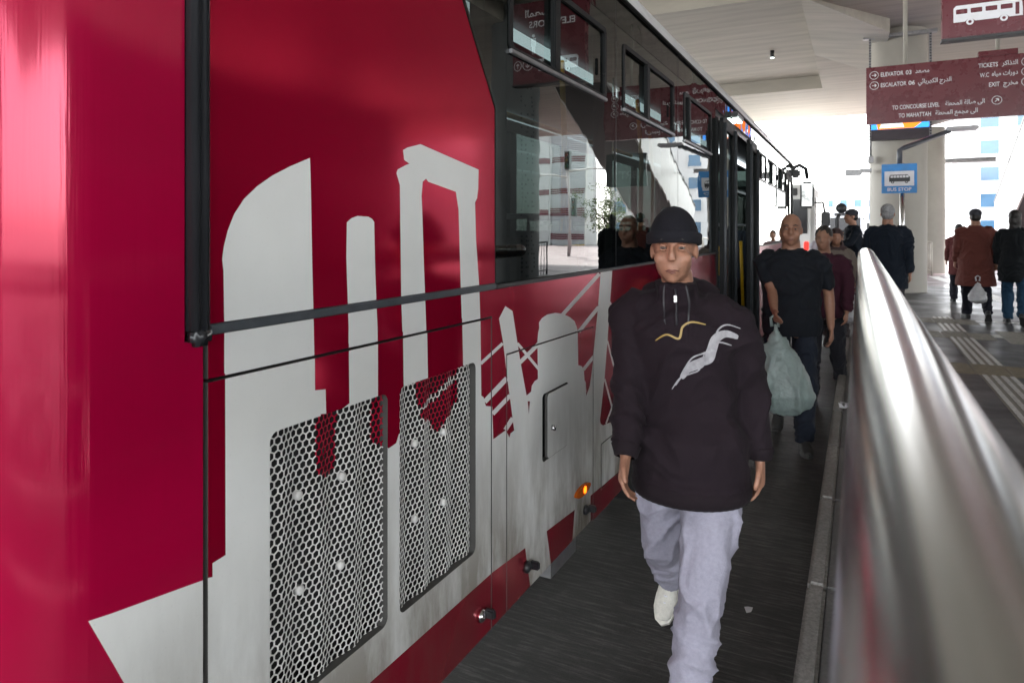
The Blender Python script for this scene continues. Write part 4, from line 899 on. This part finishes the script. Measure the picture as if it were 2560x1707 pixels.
    if vox < .013:
        b2 = bmesh.new(); tube(b2, [T(hp(-.024, -.086, -.067)), T(hp(-.010, -.097, -.063)), T(hp(0, -.098, -.0645)), T(hp(.010, -.097, -.063)), T(hp(.024, -.086, -.067))], [.001*k, .0035*k, .003*k, .0035*k, .001*k], 8); tube(b2, [T(hp(-.020, -.086, -.069)), T(hp(0, -.097, -.0725)), T(hp(.020, -.086, -.069))], [.001*k, .0045*k, .001*k], 8); from_bm('lips', b2, LIPS, e, True)
        for s in (1, -1):
            b2 = bmesh.new(); ell(b2, T(hp(s*.031, -.0755, .013)), V((.0112, .0112, .0095))*k, 14); ey = from_bm('eye', b2, EYEW, e, True)
            b2 = bmesh.new(); ell(b2, T(hp(s*.031, -.0826, .0125)), V((.0062, .005, .0062))*k, 10); from_bm('iris', b2, IRIS, ey, True)
            b2 = bmesh.new(); ell(b2, T(hp(s*.031, -.0745, .0195)), V((.0150, .0132, .0070))*k, 14); ell(b2, T(hp(s*.031, -.0735, .0045)), V((.0145, .0125, .0052))*k, 14); from_bm('eyelid', b2, skin, e, True)
            b2 = bmesh.new(); tube(b2, [T(hp(s*.014, -.096, .036)), T(hp(s*.032, -.097, .042)), T(hp(s*.050, -.084, .036))], [.003*k, .0045*k, .002*k], 8); from_bm('eyebrow', b2, hairm or HAIRD, e, True)
    # --- top garment
    bm = bmesh.new(); w = baggy; zlo = long if long is not None else .84
    secs = []
    if zlo < .83: secs += [(T((0, -.022, zlo)), (.192+w*.7)*k*weight*skirtflare, (.168+w*.7)*k*weight*skirtflare, (1, 0, 0)), (T((0, -.020, (zlo+.84)/2)), (.186+w)*k*weight*(1+skirtflare)/2, (.164+w)*k*weight*(1+skirtflare)/2, (1, 0, 0))]
    for z, rx, ry in torso[:-1]:
        if z < zlo-.001: continue
        x_ = max(0, (z-1.42)/.07) if z > 1.42 else 0
        lw = long is not None and z < 1.0; base = max(rx, (.182 if lw else .150) if z < 1.3 else 0); ry = max(ry, .150 if lw else 0); secs.append((T(up((0, -.018 if lw else 0, z))), (base+w*(1-.45*min(1, x_)))*k*weight, (ry+w*(1-.45*min(1, x_)))*k*weight, (1, 0, 0)))
    loft(bm, secs, 24)
    for i, s in enumerate((1, -1)):
        sh, elb, wr, d = J['arm', i]; sh, elb, wr = up(sh), up(elb), up(wr); g = w*.6
        se = [(T(sh+V((-s*.09, 0, .0))), (.045+g)*k, (.058+g)*k), (T(sh+V((-s*.035, 0, -.008))), (.050+g)*k, (.060+g)*k), (T(sh+V((s*.004, 0, -.035))), (.052+g)*k, (.058+g)*k), (T(sh.lerp(elb, .45)), (.05+g)*k, (.052+g)*k)]
        if sleeve: se += [(T(elb), (.044+g)*k, (.046+g)*k), (T(elb.lerp(wr, .5)), (.038+g)*k, (.040+g)*k), (T(elb.lerp(wr, .88)), (.034+g)*k, (.036+g)*k), (T(elb.lerp(wr, .97)), (.027+g*.45)*k, (.03+g*.45)*k)]
        else: se = [(p_, a_*.9, b_*.9) for p_, a_, b_ in se]+[(T(sh.lerp(elb, .8)), (.046+g*.7)*k, (.048+g*.7)*k)]
        loft(bm, se, 16)
    if hood:
        for q in range(9):
            a = R(200+140*q/8); 
            ell(bm, T(up((.105*math.cos(a), .055-.075*math.sin(a)*.4+.02, 1.475+.02*math.sin(a)*0))), V((.045, .05, .040))*k, 10)
        ell(bm, T(up((0, .085, 1.44))), V((.12, .06, .085))*k, 14)
        loft(bm, [(T(up((0, -.005, 1.44))), .088*k, .088*k, (1, 0, 0)), (T(up((0, -.012, 1.49))), .078*k, .080*k, (1, 0, 0)), (T(up((0, -.018, 1.522))), .074*k, .077*k, (1, 0, 0))], 18)
    tp_ = remesh(bm, vox*.8, 2, folds(.014 if baggy > .02 else .008, (5, 5, 7), H*10, (zlo+dz)*k))
    topo = link_mesh('coat' if long is not None and long < .7 else 'jacket' if sleeve else 'shirt', tp_, cloth(top), e)
    # --- trousers
    bm = bmesh.new(); g = pants
    loft(bm, [(T((0, 0, .845)), (.125+g*.3)*k*weight, (.095+g*.3)*k*weight, (1, 0, 0)), (T((0, 0, .93)), (.150+g*.3)*k*weight, (.108+g*.3)*k*weight, (1, 0, 0)), (T((0, 0, 1.02)), (.140+g*.2)*k*weight, (.098+g*.2)*k*weight, (1, 0, 0))], 20)
    for i, s in enumerate((1, -1)):
        hip, knee, ank, sa = J['leg', i]; dn = (ank-knee).normalized()
        loft(bm, [(T(hip+V((0, 0, .02))), (.070+g*.4)*k, (.085+g*.3)*k), (T(hip.lerp(knee, .25)), (.074+g*.6)*k, (.082+g*.5)*k), (T(hip.lerp(knee, .45)), (.076+g)*k, (.082+g)*k), (T(hip.lerp(knee, .8)), (.062+g)*k, (.066+g)*k), (T(knee), (.058+g)*k, (.062+g)*k), (T(knee.lerp(ank, .5)), (.052+g)*k, (.056+g)*k), (T(knee.lerp(ank, .9)), (.046+g)*k, (.050+g)*k), (T(ank+dn*.01), (.046+g)*k, (.052+g)*k)], 18)
    link_mesh('trousers', remesh(bm, vox*.8, 2, folds(.017, (6, 6, 6), H*7+1)), cloth(bottom), e)
    # --- shoes
    SM = cloth(shoe, .55, 0)
    for i, s in enumerate((1, -1)):
        hip, knee, ank, sa = J['leg', i]
        pitch = max(-R(10), min(R(55), -(sa) if sa < 0 else -sa*.25)) if sole(i)+dz > .02 or sa < -.2 else 0
        if sole(i)+dz < .03 and sa > -.35: pitch = 0
        to = R(toeout)*s; c_, s_ = math.cos(pitch), math.sin(pitch)
        def F(x, y, z):
            x, y = x*math.cos(to)-y*math.sin(to)*1, y*math.cos(to)+x*math.sin(to)
            return T(ank+V((x, y*c_-(z)*s_*1.0, z*c_+y*s_)))
        bm = bmesh.new()
        loft(bm, [(F(0, .062, -.052), .030*k, .028*k, (1, 0, 0)), (F(0, .045, -.042), .036*k, .042*k, (1, 0, 0)), (F(0, 0, -.030), .038*k, .052*k, (1, 0, 0)), (F(0, -.05, -.038), .041*k, .042*k, (1, 0, 0)), (F(0, -.11, -.050), .046*k, .030*k, (1, 0, 0)), (F(0, -.155, -.056), .042*k, .024*k, (1, 0, 0)), (F(0, -.185, -.060), .026*k, .017*k, (1, 0, 0))], 18)
        loft(bm, [(F(0, .004, -.02), .038*k, .046*k, (1, 0, 0)), (F(0, .006, .035), .037*k, .043*k, (1, 0, 0))], 14)
        so = link_mesh('shoe', remesh(bm, vox*.6, 1), SM, e)
        bm = bmesh.new(); outl = [(.0, .074), (.026, .066), (.036, .04), (.034, -.02), (.047, -.09), (.046, -.14), (.030, -.185), (0, -.202), (-.030, -.185), (-.046, -.14), (-.047, -.09), (-.034, -.02), (-.036, .04), (-.026, .066)]
        a = [bm.verts.new(F(x, y, -.085)) for x, y in outl]; b = [bm.verts.new(F(x, y, -.058)) for x, y in outl]; bm.faces.new(a); bm.faces.new(b[::-1])
        for q in range(len(outl)): bm.faces.new((a[q], a[(q+1) % len(outl)], b[(q+1) % len(outl)], b[q]))
        bmesh.ops.recalc_face_normals(bm, faces=bm.faces); from_bm('sole', bm, cloth([min(.8, c*1.15+.01) for c in shoe], .6, 0), so)
        if face_detail:
            for q in range(4):
                yy = -.045-.024*q; zz = .006-.010*q; bm = bmesh.new(); tube(bm, [F(-.026, yy, zz-.012), F(0, yy-.006, zz), F(.026, yy, zz-.012)], .0035, 6); from_bm('lace', bm, SIGNW, so, True)
    # --- hair or headgear
    hm = hairm or HAIRD
    if hair != 'none' and cap != 'beanie':
        bm = bmesh.new()
        if hair == 'short':
            ell(bm, T(hp(0, .016, .046)), V((.080, .094, .090))*k, 22); ell(bm, T(hp(0, .05, -.01)), V((.070, .062, .060))*k, 18)
        elif hair == 'long':
            ell(bm, T(hp(0, .016, .046)), V((.086, .100, .096))*k, 22); ell(bm, T(hp(0, .055, -.04)), V((.085, .06, .10))*k, 18); ell(bm, T(hp(0, .06, -.13)), V((.08, .045, .08))*k, 16)
        elif hair == 'scarf':
            ell(bm, T(hp(0, .018, .035)), V((.090, .104, .104))*k, 22); ell(bm, T(hp(0, .02, -.10)), V((.10, .085, .08))*k, 18); ell(bm, T(hp(0, .03, -.16)), V((.15, .11, .06))*k, 18)
        def cut(p): return 0
        me = remesh(bm, vox*.7, 1, folds(.004, (40, 40, 40), 3)); b = bmesh.new(); b.from_mesh(me)
        # open the face
        fc = T(hp(0, -.10, -.045)); dead = [v for v in b.verts if ((v.co-fc).length < .098*k)]
        bmesh.ops.delete(b, geom=dead, context='VERTS'); b.to_mesh(me); b.free(); link_mesh('headscarf' if hair == 'scarf' else 'hair', me, hm, e)
    if cap == 'beanie':
        bm = bmesh.new(); seg = 44; rows = 12; rr = []
        for j in range(rows+1):
            t = j/rows; a = t*math.pi/2; z = .030+.104*math.sin(a)+.024*t*t; sc_ = max(.02, math.cos(a)**.72)
            rr.append([bm.verts.new(T(hp(.086*sc_*math.cos(2*math.pi*q/seg)*(1+.018*(q % 2)), .010+.108*sc_*math.sin(2*math.pi*q/seg)*(1+.018*(q % 2)), z+.010*math.sin(2*math.pi*q/seg)*-1*(1-t)))) for q in range(seg)])
        for a_, b_ in zip(rr, rr[1:]):
            for q in range(seg): bm.faces.new((a_[q], a_[(q+1) % seg], b_[(q+1) % seg], b_[q]))
        bm.faces.new(rr[-1]); bmesh.ops.recalc_face_normals(bm, faces=bm.faces)
        bn = from_bm('beanie', bm, cloth((.012, .012, .016), .95), e, True)
        bm = bmesh.new(); tr2 = []
        for q in range(seg):
            a = 2*math.pi*q/seg; tr2.append([bm.verts.new(T(hp((.086+o_)*math.cos(a)*(1+.02*(q % 2)), .010+(.108+o_)*math.sin(a)*(1+.02*(q % 2)), z_-.010*math.sin(a)))) for o_, z_ in ((.001, .020), (.008, .024), (.009, .056), (.003, .062))])
        for q in range(seg):
            for p_ in range(3): bm.faces.new((tr2[q][p_], tr2[q][p_+1], tr2[(q+1) % seg][p_+1], tr2[(q+1) % seg][p_]))
        bmesh.ops.recalc_face_normals(bm, faces=bm.faces); from_bm('beanie_cuff', bm, cloth((.014, .014, .018), .95), bn, True)
    if cap == 'cap':
        bm = bmesh.new(); ell(bm, T(hp(0, .014, .060)), V((.088, .104, .075))*k, 20); loft(bm, [(T(hp(0, -.05, .060)), .075*k, .010*k, (1, 0, 0)), (T(hp(0, -.15, .048)), .055*k, .008*k, (1, 0, 0))], 14); link_mesh('cap', remesh(bm, vox*.6, 1), cloth((.05, .05, .06)), e)
    return e, T, hp, topo, J, up
def wpos(px, d):
    """ground position seen at image column px (of 2560) and camera depth d, used once to lay the people out"""
    th = math.atan(868/1707); u = (px-1280)/1707; return d*(-math.sin(th)+u*math.cos(th)), d*(math.cos(th)+u*math.sin(th))
# the man walking towards the camera
mx_, my_ = -.520, 2.40
man, T, hp, hoodie, J, up = person('man in dark hoodie, black beanie and pale grey sweatpants walking towards the camera', (mx_, my_, 0), R(6), 1.70, .012, SKIN, ((20, 14, -.10), (-16, 34, -.05)), ((-14, 8, 22), (14, 3, 16)),
    (.016, .010, .014), (.33, .32, .39), (.66, .64, .58), .026, .020, cap='beanie', hood=True, face_detail=True, lean=4, long=.80, head_yaw=R(4), weight=.96, side=-4.5)
# chest print and zip follow the cloth
bv = BVHTree.FromPolygons([v.co for v in hoodie.data.vertices], [p.vertices for p in hoodie.data.polygons])
def on_chest(x, z, o=.004):
    x += (z-.93)*math.tan(R(-4.5)); h = bv.ray_cast(Vector((x, -1, z)), Vector((0, 1, 0))); return (h[0] if h[0] else Vector((x, -.18, z)))+Vector((0, -o, 0))
def ribbon(name, pts, w, mat, parent, n=40):
    def at(t):
        t *= len(pts)-1; i = min(int(t), len(pts)-2); f = t-i; P = [pts[max(0, min(len(pts)-1, i+q))] for q in (-1, 0, 1, 2)]
        return [.5*(2*P[1][c]+(P[2][c]-P[0][c])*f+(2*P[0][c]-5*P[1][c]+4*P[2][c]-P[3][c])*f*f+(3*P[1][c]-P[0][c]-3*P[2][c]+P[3][c])*f**3) for c in (0, 1)]
    bm = bmesh.new(); prev = None
    for k in range(n+1):
        a = at(k/n); b = at(min(1, k/n+.01)); c = at(max(0, k/n-.01)); dx, dz = b[0]-c[0], b[1]-c[1]; l = math.hypot(dx, dz) or 1; nx, nz_ = -dz/l, dx/l
        ww = w*(.35+.65*math.sin(math.pi*min(1, max(0, k/n)))**.5)
        row = [bm.verts.new(on_chest(a[0]+nx*ww*o_, a[1]+nz_*ww*o_)) for o_ in (-.5, -.17, .17, .5)]
        if prev:
            for q in range(3): bm.faces.new((prev[q], prev[q+1], row[q+1], row[q]))
        prev = row
    bmesh.ops.recalc_face_normals(bm, faces=bm.faces); return from_bm(name, bm, mat, parent, True)
PRT = M('pale_print', (.36, .35, .37), .6, 0, .2, 60); GOLD = M('gold_print', (.40, .27, .08), .5, 0, .2, 60)
S = [(.0, 1.135), (.03, 1.175), (.065, 1.192), (.092, 1.205), (.104, 1.235), (.118, 1.268), (.148, 1.282), (.185, 1.27)]
ribbon('chest_print', S, .030, PRT, hoodie); ribbon('chest_print', [(x-.022, z-.026) for x, z in S], .007, PRT, hoodie); ribbon('chest_print', [(x+.010, z+.030) for x, z in S], .006, PRT, hoodie); ribbon('chest_print', [(x-.035, z-.040) for x, z in S[:6]], .005, PRT, hoodie)
ribbon('chest_print', [(-.075, 1.255), (-.036, 1.278), (.004, 1.268), (.018, 1.305), (.048, 1.322), (.09, 1.314)], .007, GOLD, hoodie)
zl = [on_chest(0, z, .003) for z in (1.31, 1.34, 1.37, 1.40, 1.425)]; tubeobj('zip', zl, .004, BLACKP, hoodie, 6)
p = on_chest(0, 1.405, .008); bm = bmesh.new(); bx(bm, p.x-.005, p.x+.005, p.y-.004, p.y, p.z-.022, p.z, .001); from_bm('zip_pull', bm, CHROME, hoodie)
for s in (1, -1): ribbon('drawstring', [(s*.035, 1.44), (s*.042, 1.38), (s*.036, 1.31)], .006, BLACKP, hoodie, 14)
# ribbed waistband and cuffs
def ribbed(name, secs, seg=96):
    bm = bmesh.new(); rows = []
    for c, rx, ry, sx, fy in secs: rows.append([bm.verts.new(c+sx*math.cos(2*math.pi*q/seg)*rx*(1+.012*(q % 2))+fy*math.sin(2*math.pi*q/seg)*ry*(1+.012*(q % 2))) for q in range(seg)])
    for a_, b_ in zip(rows, rows[1:]):
        for q in range(seg): bm.faces.new((a_[q], a_[(q+1) % seg], b_[(q+1) % seg], b_[q]))
    bmesh.ops.recalc_face_normals(bm, faces=bm.faces); return from_bm(name, bm, cloth((.014, .009, .012)), hoodie, True)
kk_ = 1.70/1.75; EX, EY = Vector((1, 0, 0)), Vector((0, -1, 0))
ribbed('waistband', [(T((0, -.022, z)), (.192+.0195+o_)*kk_*.96, (.168+.0195+o_)*kk_*.96, EX, EY) for z, o_ in ((.768, -.03), (.770, -.006), (.785, .002), (.808, .003), (.826, -.006))])
for i in (0, 1):
    sh, elb, wr, d = J['arm', i]; elb, wr = up(elb), up(wr); sx = d.cross(EY).normalized(); fy = sx.cross(d).normalized()
    ribbed('cuff', [(T(elb.lerp(wr, t_)), r_, r_*1.06, sx, fy) for t_, r_ in ((.86, .046), (.88, .050), (.97, .042), (1.03, .038), (1.04, .030))], 40)
# people further along the lane
x, y = wpos(1978, 5.2)
m2, T2, hp2, top2, J2, up2 = person('bald man in black T-shirt carrying a bulging pale plastic bag', (x, y, 0), R(4), 1.76, .012, SKIN2, ((14, 10), (-14, 26)), ((-12, 10, 14), (26, -16, 34)), (.010, .012, .016), (.014, .018, .028), (.05, .05, .05), .026, .02, hair='none', sleeve=False, weight=1.14)
GREYS = M('grey_stubble', (.2, .18, .17), .7)
wr = (up2(J2['arm', 1][2])); hx, hy, hz = (m2.matrix_basis @ Vector((0, 0, 0)))[:]
hand = Vector((x, y, 0)) + Matrix.Rotation(R(4), 3, 'Z') @ T2(up2(J2['arm', 1][2])+J2['arm', 1][3]*.09)
def bagm(name, c):
    m, nt, b = nodes(name); t = nz(nt, 18, 6, .7); link(nt, ramp(nt, t.outputs[0], [(.3, [q*.8 for q in c]), (.7, [min(1, q*1.15) for q in c])]).outputs[0], b.inputs['Base Color'])
    b.inputs['Roughness'].default_value = .35; b.inputs['Transmission Weight'].default_value = .45; b.inputs['Subsurface Weight'].default_value = .3; b.inputs['Subsurface Radius'].default_value = (.05, .05, .05)
    t2 = nz(nt, 9, 5, .7); bump(nt, b, t2.outputs[0], .6, .03); return m
def bag(label, hand, w, h, mat, sway=0, vox=.012):
    bm = bmesh.new(); H_ = Vector(hand); secs = []
    for t, fx, fy in ((0, .06, .05), (.08, .10, .07), (.2, .30, .22), (.4, .62, .5), (.62, .9, .75), (.8, 1, .85), (.92, .85, .72), (1.0, .45, .4)):
        secs.append((H_+Vector((sway*t, 0, -.04-h*t)), w/2*fx, w/2*.75*fy, (1, 0, 0)))
    loft(bm, secs, 24); e = empty('plastic_bag', (H_.x, H_.y, H_.z-h), label, 'bag')
    me = remesh(bm, vox, 2, folds(.018, (5, 5, 3), w*20)); link_mesh('sack', me, mat, e)
    for s in (-1, 1): tubeobj('handle', [H_+Vector((s*.02, -.01, -.06)), H_+Vector((s*.03, -.005, .0)), H_+Vector((0, 0, .025))], [.012, .009, .007], mat, e, 8)
    return e
PALE = bagm('pale_green_plastic', (.42, .52, .50)); WHT = bagm('white_plastic', (.66, .66, .68))
bag('bulging pale green plastic bag hanging from the bald man\'s hand', hand, .46, .62, PALE, .05)
def P(px, d, z, label, face, H, **kw):
    x, y = wpos(px, d); return person(label, (x, y, z), face, H, **kw), x, y
P(2062, 6.6, 0, 'person in dark maroon jacket walking behind the bald man', R(-8), 1.68, top=(.045, .012, .022), bottom=(.02, .02, .025), hair='short', hairm=HAIRD, skin=SKIN2, legs=((-14, 24), (16, 10)), vox=.014)
_, x, y = P(2090, 9.3, 0, 'woman with brown headscarf and beige-grey coat in the lane', R(5), 1.66, top=(.17, .14, .12), bottom=(.05, .04, .04), hair='scarf', hairm=cloth((.07, .045, .045)), long=.45, skirtflare=1.1, vox=.015, arms=((6, 8, 40), (-8, 8, 14)))
bag('white plastic carrier bag held by the woman in the headscarf', (x+.22, y-.22, .86), .34, .42, WHT, 0, .014)
P(2136, 11.5, PZ, 'man in dark cap and long dark coat standing past the rail end', R(-70), 1.78, top=(.012, .016, .024), bottom=(.012, .014, .02), cap='cap', hair='short', long=.55, vox=.016, legs=((3, 2), (-4, 4)), arms=((30, 6, 60), (6, 5, 12)))
P(2056, 14.5, 0, 'distant person in pale top just beyond the bus front', R(0), 1.68, top=(.35, .33, .36), bottom=(.05, .05, .06), vox=.02)
P(2102, 15.5, 0, 'distant dark-haired person in rosy jacket further down the lane', R(10), 1.64, top=(.30, .20, .21), bottom=(.04, .04, .06), vox=.02)
P(2219, 8.6, PZ, 'grey-haired man in dark navy jacket seen from behind on the platform', R(176), 1.76, top=(.012, .017, .027), bottom=(.035, .03, .035), hair='short', hairm=HAIRG, vox=.012, legs=((10, 8), (-12, 20)), long=.70, weight=1.10)
_, x, y = P(2440, 10.9, PZ, 'person in rust-brown knee-length coat walking away', R(183), 1.78, top=(.13, .04, .032), bottom=(.012, .013, .02), cap='cap', hair='short', long=.55, skirtflare=1.15, vox=.014, weight=1.16, legs=((14, 8), (-12, 24)))
bag('small white plastic bag beside the rust-coated person', (x-.02, y-.34, PZ+.70), .26, .36, WHT, 0, .014)
P(2538, 10.4, PZ, 'woman in black jacket and blue jeans at the right edge', R(170), 1.74, top=(.008, .010, .012), bottom=(.015, .045, .085), hair='long', hairm=HAIRD, vox=.014, legs=((12, 8), (-14, 24)), long=.66, weight=1.05)
P(2398, 13.6, PZ, 'shorter person in brick-red jacket left of the rust-coated person', R(178), 1.56, top=(.12, .035, .035), bottom=(.02, .02, .03), hair='short', vox=.016, long=.62)
